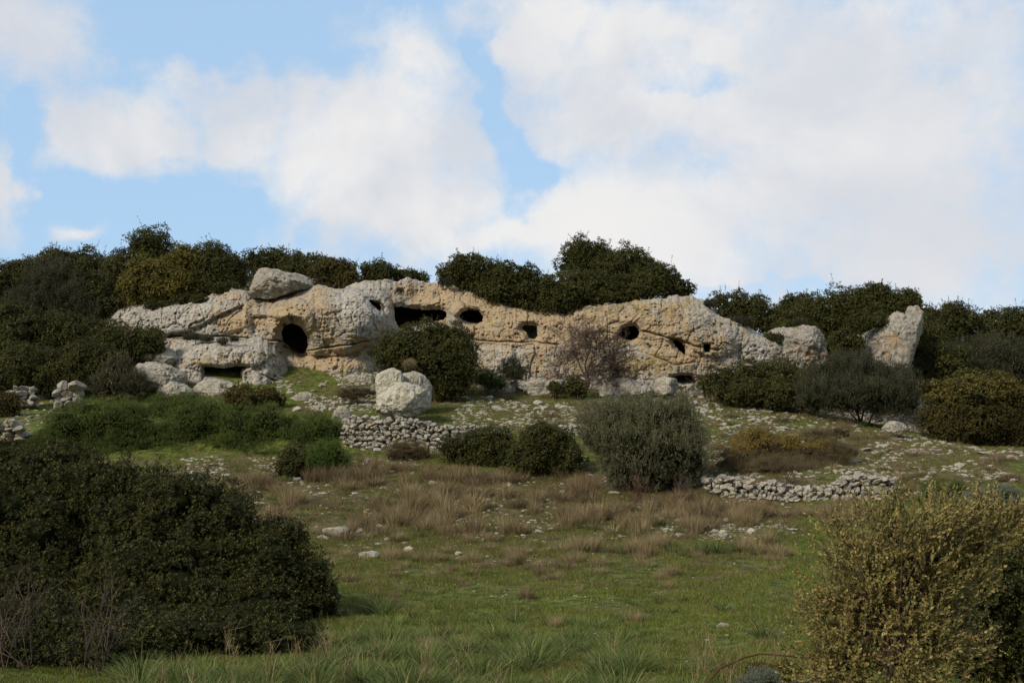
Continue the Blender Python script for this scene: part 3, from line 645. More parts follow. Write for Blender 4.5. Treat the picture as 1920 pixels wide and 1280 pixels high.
# ------------------------------------------------------------------ foliage
def leafq(l, wd, bend=0.0): return np.array([(0, 0, 0), (-wd / 2, l * .45, 0.02), (0, l, bend), (wd / 2, l * .45, 0.02)], float)
def rotx(v, a): c, s = cos(a), sin(a); return np.stack([v[:, 0], v[:, 1] * c - v[:, 2] * s, v[:, 1] * s + v[:, 2] * c], -1)
def t_rosette(k, rng, l=1.0, wd=.42):
    V = []
    for i in range(k):
        e = rng.uniform(.15, 1.15); V.append(rotz(rotx(leafq(l * rng.uniform(.75, 1.1), wd), e), 2 * pi * i / k + rng.uniform(-.4, .4)) + [0, 0, rng.uniform(-.2, .25)])
    return np.concatenate(V), np.arange(4 * k).reshape(k, 4)
def t_sprig(k, rng, L=2.2, l=.8, wd=.24, stem=True):
    V = []
    for i in range(k):
        h = L * (i + .6) / k; e = rng.uniform(.75, 1.25)
        V.append(rotz(rotx(leafq(l * rng.uniform(.75, 1.1) * (1 - .3 * i / k), wd), e), i * 2.4 + rng.uniform(-.4, .4)) + [0, 0, h])
    if stem: V.append(np.array([(-.03, 0, 0), (.03, 0, 0), (.015, 0, L), (-.015, 0, L)], float)); k += 1
    return np.concatenate(V), np.arange(4 * k).reshape(k, 4)
_r = np.random.default_rng(5)
TPL = {'ros5': [t_rosette(5, _r) for _ in range(4)], 'ros7': [t_rosette(7, _r, 1, .36) for _ in range(5)],
       'fine': [t_sprig(6, _r, 1.6, .8, .26, False) for _ in range(4)], 'olive': [t_sprig(8, _r, 2.8, .95, .27, False) for _ in range(5)],
       'oliveN': [t_sprig(11, _r, 3.4, .95, .40) for _ in range(7)], 'ros3': [t_rosette(3, _r, 1, .5) for _ in range(4)], 'needle': [t_sprig(5, _r, 3.0, .7, .12) for _ in range(4)]}
def place(c, nrm, sc, tpl, rng):
    """copies of a leaf-spray template at points c, its axis along nrm"""
    n = len(c); tp = TPL[tpl]; which = rng.integers(len(tp), size=n); r = rng.normal(size=(n, 3))
    nz = unit(nrm); t1 = unit(np.cross(nz, r)); t2 = np.cross(nz, t1); Vs = []; Fs = []; off = 0
    for k, (tv, tf) in enumerate(tp):
        s = which == k
        if not s.any(): continue
        q = tv[None] * sc[s][:, None, None]
        v = c[s][:, None] + q[..., 0:1] * t1[s][:, None] + q[..., 1:2] * t2[s][:, None] + q[..., 2:3] * nz[s][:, None]
        Vs.append(v.reshape(-1, 3)); m = s.sum()
        Fs.append((tf[None] + (np.arange(m) * len(tv))[:, None, None]).reshape(-1, 4) + off); off += m * len(tv)
    return np.concatenate(Vs), np.concatenate(Fs)
def fib(n, rng):
    i = np.arange(n) + .5; ph = np.arccos(1 - 2 * i / n); th = pi * (1 + 5 ** .5) * i + rng.uniform(0, 6)
    d = np.stack([np.cos(th) * np.sin(ph), np.sin(th) * np.sin(ph), np.cos(ph)], -1); return unit(d + rng.normal(size=(n, 3)) * .06)
def tube(pts, r0, r1, n=5):
    pts = np.array(pts, float); m = len(pts); d = unit(np.gradient(pts, axis=0)); a = np.array([.3, .2, .9]); t1 = unit(np.cross(d, a)); t2 = np.cross(d, t1)
    r = np.linspace(r0, r1, m)[:, None, None]; th = np.linspace(0, 2 * pi, n, endpoint=False)
    v = pts[:, None] + r * (np.cos(th)[None, :, None] * t1[:, None] + np.sin(th)[None, :, None] * t2[:, None])
    v = np.concatenate([v, v[:, :1]], 1); return v.reshape(-1, 3), gridf(m, n + 1)
KIND = {  # template, material, leaf size (m at 55 m), clump radius, clump spacing, leaves per clump
 'lent':   dict(tpl='ros5', mat='lent'), 'gold': dict(tpl='ros5', mat='gold', up=.5), 'grey': dict(tpl='olive', tall=1, mat='grey', up=1.3, core='coregreen'),
 'greydk': dict(tpl='olive', tall=1, mat='greydk', up=1.0), 'bright': dict(tpl='fine', mat='bright', up=.6), 'lime': dict(tpl='fine', mat='lime', up=.7),
 'rust': dict(tpl='ros5', mat='rust'), 'dome': dict(tpl='ros5', mat='dome'), 'bramble': dict(tpl='needle', xtpl='ros3', up=.5, mat='bramble', core='corebrown'),
 'lentfg': dict(tpl='ros7', mat='lentfg'), 'artem': dict(tpl='fine', mat='artem', up=.5), 'straw': dict(tpl='needle', mat='straw', up=1.2, core='corebrown')}
def bush(name, lobes, Y, kind, label, seed, base=None, leaf=None, clump=None, dens=1.0, cat='bush', group=None, stems=5, lump_=.20, shoots=.14, extra=None, squash=.85, stemmat='bark', fill=.45, sub=15, gap=.2):
    K = KIND[kind]; rng = np.random.default_rng(seed); leaf = leaf or .00145 * Y; clump = clump or .0066 * Y
    clump = min(clump, .38 * float(np.mean([min(l[2], l[3]) for l in lobes])) * Y / F); leaf = min(leaf, clump * .5)
    cc = []; rr = []
    for lb in lobes:
        cx, cy, rx, ry = lb[:4]; dy = lb[4] if len(lb) > 4 else rng.uniform(-.3, .3)
        y = Y + dy; cc.append(P(cx, cy, y)); a, b = rx * y / F, ry * y / F; rr.append([a, min((a + b) / 2 * squash, a * 1.2), b])
    cc = np.array(cc); rr = np.array(rr)
    if sub:
        c2, r2 = [], []
        for i in range(len(cc)):
            k = int(sub); d = fib(k, rng); d = d[(d[:, 1] < .45)]; d = unit(d + rng.normal(size=d.shape) * .16)
            g = rng.uniform(.30, .52, len(d))
            for dd, gg in zip(d, g):
                m = float(np.mean(rr[i])); c2.append(cc[i] + dd * rr[i] * (1.03 - gg * .85)); r2.append(np.array([m, m, m * .85]) * gg * .5 + rr[i] * gg * .5)
        main = rr * .78; cc = np.concatenate([cc, np.array(c2)]); rr = np.concatenate([main, np.array(r2)])
    # ground under it
    c0 = cc.mean(0).copy(); c0[2] = float(ground(c0[0], c0[1]))
    low_ = float((cc[:, 2] - rr[:, 2]).min())
    if low_ > c0[2] + .5 or Y > 55.8: c0[2] = max(low_ + .05, c0[2])
    clc = []; cln = []; inP = []; inN = []
    rs = np.maximum(rr - clump * .6, rr * .55)
    for i in range(len(cc)):
        a, b, c = rs[i]; area = 4 * pi * (((a * b) ** 1.6 + (a * c) ** 1.6 + (b * c) ** 1.6) / 3) ** (1 / 1.6)
        n = int(area / (clump * clump * 1.25)) + 12; d = fib(n, rng)
        q = d * rs[i] + cc[i]
        lumpn = 1 + lump_ * (fbm(q, .9 / max(clump * 3, .25), 2, seed) * 1.0 + fbm(q, 2.4 / max(clump * 3, .25), 2, seed + 3) * .6) 
        nn = unit(d / rs[i]); p = cc[i] + d * rs[i] * lumpn[:, None] + nn * (rng.uniform(-.55, .45, n) * clump)[:, None]
        keep = rng.random(n) > gap
        for j in range(len(cc)):
            if j != i: keep &= (((p - cc[j]) / rs[j]) ** 2).sum(1) > .78
        keep &= p[:, 2] > ground(p[:, 0], p[:, 1], False) - .1
        keep &= (nn[:, 1] < .35) | (rng.random(n) < .35)
        clc.append(p[keep]); cln.append(nn[keep])
        # leaves inside the crown so that nothing shines through it
        m = int(.9 * fill * area / (leaf * leaf * 4)); d = unit(rng.normal(size=(m, 3))); q = cc[i] + d * rs[i] * rng.uniform(.80, 1.04, m)[:, None]
        k = q[:, 2] > ground(q[:, 0], q[:, 1], False) - .05; inP.append(q[k]); inN.append(unit(d[k] + rng.normal(size=(k.sum(), 3)) * .7))
    clc = np.concatenate(clc); cln = np.concatenate(cln); inP = np.concatenate(inP); inN = np.concatenate(inN)
    per = max(6, int(2.3 * dens * (clump / leaf) ** 2)); n = len(clc)
    rad = clump * rng.uniform(.55, 1.45, n)
    d = rng.normal(size=(n * per, 3)); d = unit(d); N = np.repeat(cln, per, 0)
    upv = np.array([0, 0, 1.]); d = unit(d + N * .75 + upv * .45)
    if K.get('tall'): d = d * np.array([.6, .6, 1.7]) + np.repeat(rng.normal(size=(n, 3)) * .25, per, 0) * d[:, 2:3]
    rp = np.repeat(rad, per) * rng.uniform(.55, 1.05, n * per)
    p = np.repeat(clc, per, 0) + d * rp[:, None]
    ax = unit(d * (.4 if K.get('tall') else 1) + upv * K.get('up', .35) + N * .4 + rng.normal(size=d.shape) * .25)
    p = np.concatenate([p, inP]); ax = np.concatenate([ax, inN])
    sc = leaf * rng.uniform(.65, 1.25, len(p))
    parts = []
    parts.append((*place(p - c0, ax, sc, K['tpl'], rng), 0))
    # stray shoots that break the outline
    ns = int(len(clc) * shoots)
    if ns:
        s = rng.integers(len(clc), size=ns); m = 7
        q = clc[s][:, None] + (unit(cln[s] + upv * .9 + rng.normal(size=(ns, 3)) * .3) * (rad[s] * 1.0)[:, None])[:, None] * np.linspace(.7, 1.9, m)[None, :, None]
        parts.append((*place(q.reshape(-1, 3) - c0, np.repeat(unit(cln[s] + upv), m, 0) + rng.normal(size=(ns * m, 3)) * .5, leaf * rng.uniform(.5, .95, ns * m), K['tpl'], rng), 0))
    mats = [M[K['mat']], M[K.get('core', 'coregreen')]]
    for i in range(len(cc)):  # solid cores, coloured dark to stand for shade inside the crown
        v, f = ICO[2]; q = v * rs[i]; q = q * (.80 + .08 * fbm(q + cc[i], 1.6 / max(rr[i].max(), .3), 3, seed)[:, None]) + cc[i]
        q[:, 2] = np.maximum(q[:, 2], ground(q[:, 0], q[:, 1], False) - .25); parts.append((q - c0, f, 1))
    if extra:
        mname, frac, fn = extra; mats.append(M[mname]); s = rng.random(len(p)) < frac * fn(p)
        if s.any(): parts.append((*place(p[s] - c0 + ax[s] * leaf * .5, ax[s], sc[s] * 1.2, K.get('xtpl', K['tpl']), rng), 2))
    root = obj(name, None, loc=c0)
    obj('foliage', mkmesh('foliage', parts, mats), root)
    st = []; low = np.argsort(cc[:, 2])
    for k in range(stems):
        i = k % len(lobes); t = np.linspace(0, 1, 7)[:, None]
        b0 = c0 + [rng.uniform(-.15, .15), rng.uniform(-.1, .1), -.1]; e = cc[i] + rng.normal(size=3) * rr[i] * .35
        pt = b0 * (1 - t) + e * t + np.sin(t * pi) * rng.normal(size=3) * .12
        st.append((*tube(pt - c0, max(.03, rr[i][0] * .035), .012), 0))
    if st: obj('stems', mkmesh('stems', st, [M[stemmat]], True), root)
    tag(root, label, cat, group); return root
gS = 'evergreen scrub along the cliff brow and the hill'
bush('evergreen_bush', [(15,530,60,42),(70,515,50,32)], 64, 'lent', 'low green bush on the skyline at the left edge', 101, group=gS)
bush('evergreen_bush', [(140,520,78,56),(205,520,50,48),(110,505,40,30)], 63, 'lent', 'broad dark bush left of the tallest skyline tree', 102, group=gS)
bush('evergreen_tree', [(290,480,56,52),(238,512,42,40),(325,505,34,44),(262,550,70,50)], 61, 'lent', 'tall domed evergreen, highest crown on the left skyline', 103, cat='tree', group=gS)
bush('golden_bush', [(298,525,66,42),(262,545,40,38),(350,500,50,36,.5),(330,540,50,30)], 58.6, 'gold', 'golden green bush below the highest left crown', 104, group=gS)
bush('evergreen_bush', [(400,500,46,44),(438,520,28,38),(385,540,60,36),(330,560,60,22)], 59, 'lent', 'dark bush between the golden bush and the perched flat boulder', 105, group=gS, shoots=.2)
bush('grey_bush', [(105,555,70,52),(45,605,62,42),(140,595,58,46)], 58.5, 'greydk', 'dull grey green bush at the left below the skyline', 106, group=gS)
bush('evergreen_bush', [(205,585,55,36),(225,560,40,24),(175,550,45,40)], 58.8, 'lent', 'dark bush between the grey bush and the golden bush', 107, group=gS)
bush('evergreen_bush', [(500,496,50,28),(540,498,40,26)], 64, 'lent', 'low skyline bush above the perched flat boulder', 108, group=gS)
bush('evergreen_bush', [(590,502,48,24),(560,506,30,18),(640,510,30,16)], 62, 'lent', 'low skyline bush behind the rounded brownish bush', 109, group=gS)
bush('evergreen_bush', [(628,520,50,32),(655,530,24,20)], 58.3, 'rust', 'rounded brownish green bush overhanging the left part of the cliff', 110, group=gS)
bush('evergreen_bush', [(708,512,36,22),(700,528,20,20)], 59.5, 'lent', 'small rounded bush above the small slanting hollow', 111, group=gS, shoots=.2)
bush('evergreen_bush', [(755,518,34,14),(785,522,24,10)], 60, 'lent', 'low straggling bush above the widest cave', 112, group=gS, shoots=.3)
bush('evergreen_bush', [(880,502,42,26),(845,514,28,20),(915,520,50,32),(880,538,44,16),(930,556,50,16)], 58.8, 'lent', 'domed green bush above the oval cave', 113, group=gS)
bush('evergreen_bush', [(965,525,55,32),(935,548,50,22),(1000,548,60,34),(1000,580,56,14),(950,568,40,14)], 58.0, 'lent', 'dark bush hanging over the brow above the square cave', 114, group=gS)
bush('evergreen_tree', [(1100,476,46,32),(1085,500,44,28),(1140,490,20,18)], 61, 'lent', 'tallest rounded tree of the middle ridge', 115, cat='tree', group=gS)
bush('evergreen_tree', [(1175,500,38,38),(1145,520,40,40),(1205,520,36,34)], 60, 'lent', 'tree just right of the tallest one of the middle ridge', 116, cat='tree', group=gS, shoots=.25)
bush('evergreen_bush', [(1070,548,64,40),(1050,570,44,26),(1105,550,60,36)], 57.8, 'lent', 'deep dark bush spilling over the brow above the bare tree', 117, group=gS)
bush('evergreen_bush', [(1190,545,66,28),(1225,530,48,34),(1150,555,40,20)], 58, 'lent', 'dark bush over the yellow stained cliff face', 118, group=gS)
bush('evergreen_bush', [(1272,548,34,22),(1250,530,26,22)], 58.6, 'lent', 'outermost small bush where the middle ridge drops', 119, group=gS, shoots=.3)
bush('evergreen_bush', [(1372,580,46,30),(1408,586,44,30),(1436,604,40,26)], 62, 'lent', 'dark bush in the dip right of the middle ridge', 120, group=gS, shoots=.2)
bush('evergreen_bush', [(1496,574,34,22),(1470,592,26,20)], 66, 'lent', 'pale topped bush on the right skyline behind the dip', 121, group=gS, shoots=.3)
bush('evergreen_bush', [(1548,594,60,42),(1600,582,70,44),(1570,625,70,36),(1500,610,40,30),(1475,632,44,28,-2),(1590,660,60,30,-2)], 63, 'lent', 'broad dark bush above the orange stained outcrop', 122, group=gS)
bush('evergreen_tree', [(1645,556,34,24),(1692,568,34,24),(1655,598,70,28),(1712,572,14,20)], 61.5, 'lent', 'spiky topped dark tree above the prow shaped outcrop', 123, cat='tree', group=gS, shoots=.5)
bush('evergreen_bush', [(1790,600,44,30),(1760,628,50,40),(1740,600,20,22)], 66, 'lent', 'dark hillside bush right of the prow shaped outcrop', 124, group=gS, shoots=.4)
bush('evergreen_bush', [(1862,612,40,26),(1840,640,60,40)], 67, 'lent', 'spiky hillside bush on the right skyline', 125, group=gS, shoots=.4)
bush('evergreen_bush', [(1920,610,50,26),(1925,650,60,50)], 66, 'lent', 'hillside bush on the skyline at the right edge', 126, group=gS, shoots=.4)
bush('evergreen_bush', [(1770,700,60,60),(1738,650,40,56,1.2)], 60, 'lent', 'shaded bush under the prow shaped outcrop', 127, group=gS)
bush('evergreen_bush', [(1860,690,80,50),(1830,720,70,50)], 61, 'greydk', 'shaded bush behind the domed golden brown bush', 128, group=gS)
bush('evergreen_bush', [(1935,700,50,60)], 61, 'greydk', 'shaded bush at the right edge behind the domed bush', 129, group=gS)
bush('domed_bush', [(1832,770,104,68),(1790,795,70,45),(1890,800,70,48)], 47.5, 'rust', 'big domed golden brown bush on the right slope', 130, lump_=.07, shoots=.03, gap=.05, extra=('gold', .9, lambda p: sst(p[:, 2] + p[:, 0] * -.05, 3.4, 4.4)))
bush('evergreen_bush', [(1365,722,60,30),(1430,714,78,36),(1500,722,70,34),(1465,725,80,30),(1400,738,70,22,-.8),(1490,745,80,22,-1)], 52.5, 'lent', 'long low dark bush in front of the right cliff foot', 131)
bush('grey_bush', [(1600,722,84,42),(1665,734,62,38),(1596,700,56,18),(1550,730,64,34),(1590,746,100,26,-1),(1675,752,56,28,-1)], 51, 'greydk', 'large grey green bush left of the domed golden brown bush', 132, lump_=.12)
bush('round_bush', [(800,674,92,62),(852,660,40,48),(748,668,46,48),(842,712,46,38),(800,634,48,22),(860,690,35,40)], 50.8, 'lent', 'round dark bush standing against the middle of the cliff', 133, lump_=.1)
bush('evergreen_bush', [(60,640,100,52),(150,635,80,44),(20,600,50,30),(110,668,90,26)], 55, 'lent', 'dark scrub mass below the dull grey green bush', 134)
bush('evergreen_bush', [(225,645,55,34),(272,642,44,26),(235,685,38,32)], 54.2, 'lent', 'dark scrub mass reaching to the left cliff foot', 135, shoots=.2)
bush('evergreen_bush', [(50,695,70,50),(120,700,62,40),(165,680,50,40),(20,720,40,26),(70,728,80,24)], 52.5, 'lent', 'dark green bush above the layered rock piles', 136)
bush('dry_shrub', [(222,700,30,26),(200,725,32,18),(250,725,26,20)], 51, 'greydk', 'straw grey shrub left of the whitish boulders', 137, lump_=.3, shoots=.6, dens=.6, extra=('straw', .12, lambda p: np.ones(len(p))))
bush('heath_shrub', [(12,760,30,22),(15,785,24,14)], 48, 'rust', 'brown heath shrub at the left edge', 138, shoots=.5)
bush('green_shrub', [(190,796,105,40),(130,832,80,28),(230,778,66,16,1.5),(250,832,90,32),(90,845,50,20),(200,855,90,18,-.7)], 43.2, 'bright', 'leftmost bright green shrub above the near bush', 139, group='bright green shrubs', lump_=.14)
bush('green_shrub', [(335,768,74,18,1.5),(380,792,86,38),(330,830,70,32),(410,835,70,30),(350,856,90,16,-.7)], 43.4, 'bright', 'middle bright green shrub below the whitish boulders', 140, group='bright green shrubs', lump_=.14)
bush('green_shrub', [(475,800,86,36),(535,820,76,34),(450,838,70,26),(480,852,80,16,-.7)], 43, 'bright', 'bright green shrub below the rusty bush', 141, group='bright green shrubs', lump_=.14)
bush('green_shrub', [(602,808,42,30),(575,826,44,30)], 42.8, 'bright', 'dark green shrub touching the left end of the curved wall', 142, group='bright green shrubs')
bush('rusty_bush', [(470,752,56,24),(445,746,28,18),(505,752,28,20)], 49.5, 'rust', 'rusty tipped dark bush below the low double cave', 143, lump_=.14, extra=('gold', .12, lambda p: np.ones(len(p))))
bush('evergreen_bush', [(560,864,40,32),(545,880,28,24)], 39, 'lent', 'small dark bush left of the lime green shrub', 144)
bush('lime_shrub', [(612,848,34,20),(600,862,26,16),(640,866,20,18)], 38.8, 'lime', 'small lime green shrub below the curved wall', 145, shoots=.3)
bush('evergreen_bush', [(885,842,66,32),(930,832,34,26),(920,860,50,24)], 40.3, 'lent', 'low dark bush in front of the right part of the curved wall', 146)
bush('evergreen_bush', [(1018,846,60,44),(985,862,34,34),(1060,865,36,36),(1020,822,36,22)], 38.8, 'lent', 'dark bush touching the large grey olive bush', 147)
bush('brown_shrub', [(765,846,40,18),(740,852,26,12),(790,852,22,12)], 40.8, 'bramble', 'brown heath shrub at the foot of the curved wall', 148, shoots=.4, lump_=.3)
bush('wild_olive_bush', [(1215,835,105,72),(1145,820,60,52),(1280,850,52,62),(1130,790,44,26),(1235,782,80,24),(1180,880,60,38),(1250,895,60,36)], 37.2, 'grey', 'large grey green wild olive bush in the middle of the slope', 149, lump_=.22, shoots=1.2, leaf=.066, clump=.21, dens=.7, fill=.7, stems=14, stemmat='barkred')
bush('bramble_thicket', [(1420,842,72,32,.6),(1500,850,66,28,.4),(1380,866,46,26),(1450,882,110,18,-.6),(1560,868,40,20)], 39.5, 'bramble', 'brown bramble thicket with yellow leaves above the straight wall', 150, lump_=.22, shoots=.4, leaf=.05, extra=('yellow', 1.0, lambda p: sst(p[:, 2] + .25 * fbm(p, 1.5, 2, 3), 2.55, 2.85) * (.15 + .85 * (1 - sst(p[:, 0], 9.0, 11.5)))))
bush('brown_shrub', [(1560,842,36,16),(1590,848,26,12)], 40, 'bramble', 'low brown shrub right of the bramble thicket', 151, lump_=.3, shoots=.4)
bush('silver_shrub', [(1850,938,50,18),(1895,945,40,20),(1880,925,30,12)], 30, 'artem', 'silvery grey shrub at the right edge behind the near olive tree', 152)
bush('green_shrub', [(1780,918,42,16),(1750,925,26,12)], 31.5, 'bright', 'low green shrub just behind the top of the near olive tree', 153, dens=.8)
bush('heath_shrub', [(1078,728,26,16)], 52.2, 'lent', 'small dark bush below the bare tree', 154)
bush('heath_shrub', [(1040,728,12,14)], 52.2, 'lent', 'tiny dark bush left of the small dark bush below the bare tree', 155)
bush('heath_shrub', [(958,694,20,18),(970,704,14,10)], 53.8, 'greydk', 'small dark shrub on the ledge right of the round dark bush', 156)
bush('heath_shrub', [(910,712,24,18),(930,720,20,12)], 52.5, 'bright', 'small green shrub at the right foot of the round dark bush', 157)
bush('ledge_plant', [(362,633,20,5),(388,636,16,5)], 54.6, 'greydk', 'trailing green plants on the ledge above the double cave', 158, stems=2, clump=.14)
bush('ledge_plant', [(418,641,12,6),(440,637,10,4)], 54.0, 'greydk', 'small tuft of plants on top of the lichen mottled block', 159, stems=1, clump=.14)
bush('heath_shrub', [(660,738,34,12),(685,736,24,10)], 49.8, 'bramble', 'reddish brown heath left of the twin pale boulders', 160, lump_=.3, shoots=.3)
bush('heath_shrub', [(768,684,12,8)], 47.3, 'straw', 'pale dry shrub on top of the split grey boulder', 161, stems=1, shoots=.5)
bush('heath_shrub', [(700,662,12,9)], 54.5, 'greydk', 'small shrub left of the round dark bush on the cliff', 162, stems=1)
bush('heath_shrub', [(1480,612,12,6),(1496,606,10,6)], 58.6, 'greydk', 'small plant on top of the orange stained outcrop', 163, stems=1)
bush('brown_shrub', [(1530,820,40,14),(1570,812,30,12)], 43, 'bramble', 'brown scrub on the stony slope above the bramble thicket', 164, lump_=.3, shoots=.4)
for _i, (_x, _y, _a, _b, _Y, _k, _l) in enumerate([(300,574,34,11,57.6,'lent','dark plants trailing over the brow under the golden bush'), (362,562,34,11,57.4,'lent','dark plants on the brow right of the golden bush'),
    (425,543,26,14,57.6,'lent','dark plants beside the left end of the perched flat boulder'), (500,510,30,6,58.4,'rust','brown plants growing on top of the perched flat boulder'), (600,538,30,8,57.6,'rust','low plants on the brow right of the perched flat boulder'),
    (836,530,14,8,58,'greydk','pale plants on the brow between two skyline bushes'), (750,545,8,5,57.2,'greydk','tiny plant on the cliff face above the widest cave'), (1332,572,14,8,57.4,'greydk','small plant where the cliff brow bends down'), (1392,606,22,9,58,'greydk','low plants on the sloping right brow of the cliff'),
    (1452,634,22,10,58.4,'lent','dark plants where the cliff meets the orange stained outcrop'), (1500,608,30,8,58.6,'lent','dark plants draping the top of the orange stained outcrop'), (1640,604,34,16,57.2,'lent','dark bush draping the upper edge of the prow shaped outcrop'), (1592,640,30,26,57,'lent','dark bush at the tip of the prow shaped outcrop'),
    (1580,655,24,20,57.6,'lent','dark bush between the two right hand outcrops'), (545,596,6,4,54.6,'greydk','tiny plant above the large round cave')]):
    bush('brow_plant', [(_x - _a * .4, _y, _a * .6, _b), (_x + _a * .4, _y + 1, _a * .6, _b)], _Y, _k, _l, 400 + _i, stems=2, sub=7, group='plants rooted on the cliff', shoots=.3)
# near bushes
bush('lentisk_bush', [(60,925,95,85,1.5),(150,950,90,80,1),(20,880,70,50,2),(60,1040,130,120,0),(-40,1000,120,130,0),(40,1150,150,110,-1.2),(120,900,80,60,1.6),(60,1190,140,60,-4),(150,1215,120,40,-4.4),(-20,1210,90,60,-4.5),(50,1245,110,52,-5.2),(170,1250,80,34,-5.2)], 20.5, 'lentfg', 'dark lentisk bush filling the left edge in the foreground', 171, leaf=.046, clump=.18, dens=.8, fill=.10, gap=.34, lump_=.2, shoots=.5, stems=10)
bush('lentisk_bush', [(340,985,110,88,.8),(250,1020,110,90,.5),(420,1010,80,85,.6),(300,1110,150,110,-.3),(470,1080,110,100,.2),(420,1160,150,80,-.8),(560,1110,70,85,.4),(590,1150,52,60,.3),(250,1180,170,70,-1.2),(535,1015,34,30,.7),(310,935,80,52,1.4),(210,915,76,50,1.6),(410,955,60,45,1),(330,1205,170,52,-3.2),(480,1205,130,42,-3),(240,1222,130,34,-3.6)], 19.5, 'lentfg', 'widest dark lentisk bush, right half of the foreground scrub mass', 172, leaf=.046, clump=.18, dens=.8, fill=.10, gap=.34, lump_=.18, shoots=.5, stems=10)
bush('lentisk_bush', [(1880,1130,80,110),(1930,1210,90,100),(1830,1210,60,80)], 14.2, 'lentfg', 'dark lentisk bush in the right bottom corner', 173, leaf=.038, clump=.1, dens=.8)
bush('golden_bush', [(1905,1030,46,56),(1935,1000,40,40)], 15.2, 'gold', 'golden leaved bush at the right edge behind the near olive', 174, leaf=.036, clump=.1)

# ------------------------------------------------------------------ branching plants
def branch(rng, p, d, L, r, lvl, maxl, out, tips, gn=.55, split=3, spread=.55, up=.1, seg=6, flat=1.0, rmin=.0):
    pts = [p]; 
    for i in range(seg):
        d = unit(d + rng.normal(size=3) * .16 + np.array([0, 0, up * .3])); p = p + d * L / seg; pts.append(p)
    r = max(r, rmin); r1 = max(r * .68, rmin * .8); out.append((*tube(pts, r, r1, 5 if r > .012 else 3), 0))
    if lvl >= maxl: tips.append((pts[-1], d)); tips.append((pts[-3], d)); return
    for k in range(split):
        i = int(seg * (1 - .62 * k / split)); nd = unit(d + rng.normal(size=3) * spread * np.array([1, flat, 1]) + np.array([0, 0, up]))
        branch(rng, pts[i], nd, L * gn * rng.uniform(.75, 1.3), r1 * .8, lvl + 1, maxl, out, tips, gn, split, spread, up, max(3, seg - 1), flat, rmin)
# bare tree before the cliff
rng = np.random.default_rng(77); b0 = P(1100, 712, 53.0); out = []; tips = []
for a, l in ((-1.15, 1.0), (-.7, 1.2), (-.25, 1.25), (.15, 1.2), (.5, 1.2), (.95, 1.2), (1.3, 1.0)):
    branch(rng, np.zeros(3) + [a * .10, 0, .2], unit(np.array([sin(a), rng.uniform(-.4, .4), cos(a)])), l * 1.05, .036, 0, 5, out, tips, .66, 4, .6, .03, 5, rmin=.0065)
root = obj('bare_tree', None, loc=b0)
obj('branches', mkmesh('branches', out, [M['twig']], True), root)
obj('trunk', mkmesh('trunk', [(*tube([(0, 0, -.3), (.05, 0, 0), (-.02, 0, .25), (.02, 0, .45)], .14, .09, 9), 0)], [M['twig']], True), root)
tag(root, 'leafless grey twiggy tree at the foot of the cliff', 'tree')
# near wild olive at the right
def near_olive():
    rng = np.random.default_rng(88); Y = 10.6; base = P(1665, 1330, Y); base[2] = float(ground(base[0], base[1])); out = []; root = obj('wild_olive_tree', None, loc=base)
    lobes = [(1640,1010,95,80),(1730,985,110,62),(1830,985,80,52,.3),(1590,1085,85,80),(1700,1090,120,95),(1800,1070,80,70,.2),(1560,1180,75,75),(1680,1200,130,85),(1780,1200,80,70,.3),(1550,1270,80,50),(1700,1290,140,60),(1880,960,44,24,.3)]
    cc = np.array([P(l[0], l[1], Y + (l[4] if len(l) > 4 else rng.uniform(-.15, .15))) for l in lobes]); rr = np.array([[l[2] * Y / F, .8 * (l[2] + l[3]) / 2 * Y / F, l[3] * Y / F] for l in lobes])
    tr = [np.zeros(3), P(1668, 1250, Y) - base, P(1662, 1180, Y) - base, P(1675, 1130, Y) - base, P(1668, 1075, Y) - base]
    trunk = tube(tr, .035, .018, 8); obj('trunk', mkmesh('trunk', [(*trunk, 0)], [M['bark']], True), root)
    P_, N_ = [], []
    for i in range(len(cc)):
        nb = 15
        for k in range(nb):
            s = np.array(tr[rng.integers(1, 5)]); e = cc[i] - base + unit(rng.normal(size=3)) * rr[i] * rng.uniform(.5, 1.05)
            t = np.linspace(0, 1, 9)[:, None]; pt = s * (1 - t) + e * t + np.sin(t * pi) * (rng.normal(size=3) * .05 + [0, 0, .05])
            out.append((*tube(pt, .010, .0025, 4), 0))
            for q in range(7):
                a = rng.uniform(.45, 1.0); o = s * (1 - a) + e * a; d = unit((e - s) / np.linalg.norm(e - s) + rng.normal(size=3) * .7 + [0, 0, .35]); Lq = rng.uniform(.10, .24)
                out.append((*tube([o, o + d * Lq * .5, o + unit(d + [0, 0, .2]) * Lq], .003, .0012, 3), 0))
                for z in range(3): P_.append(o + d * Lq * (.2 + .3 * z)); N_.append(unit(d + rng.normal(size=3) * .45 + [0, 0, .4]))
        n = int(95 * rr[i][0] * rr[i][2] / .16); d = fib(n, rng); rad = rng.uniform(.35, 1.1, n) ** .7 * (1 + .22 * fbm(d * 1.0 + i * 7, 2.5, 3, 4))
        P_ += list(cc[i] - base + d * rr[i] * rad[:, None]); N_ += list(unit(d * .9 + rng.normal(size=(n, 3)) * .3 + [0, 0, .9]))
    P_ = np.array(P_); N_ = np.array(N_); sc = .050 * rng.uniform(.5, 1.3, len(P_))
    obj('branches', mkmesh('branches', out, [M['barkred']], True), root)
    obj('foliage', mkmesh('foliage', [(*place(P_, N_, sc, 'oliveN', rng), 0)], [M['oliveR']]), root)
    tag(root, 'olive leaved small tree with curling pale leaves in the right foreground', 'tree')
near_olive()
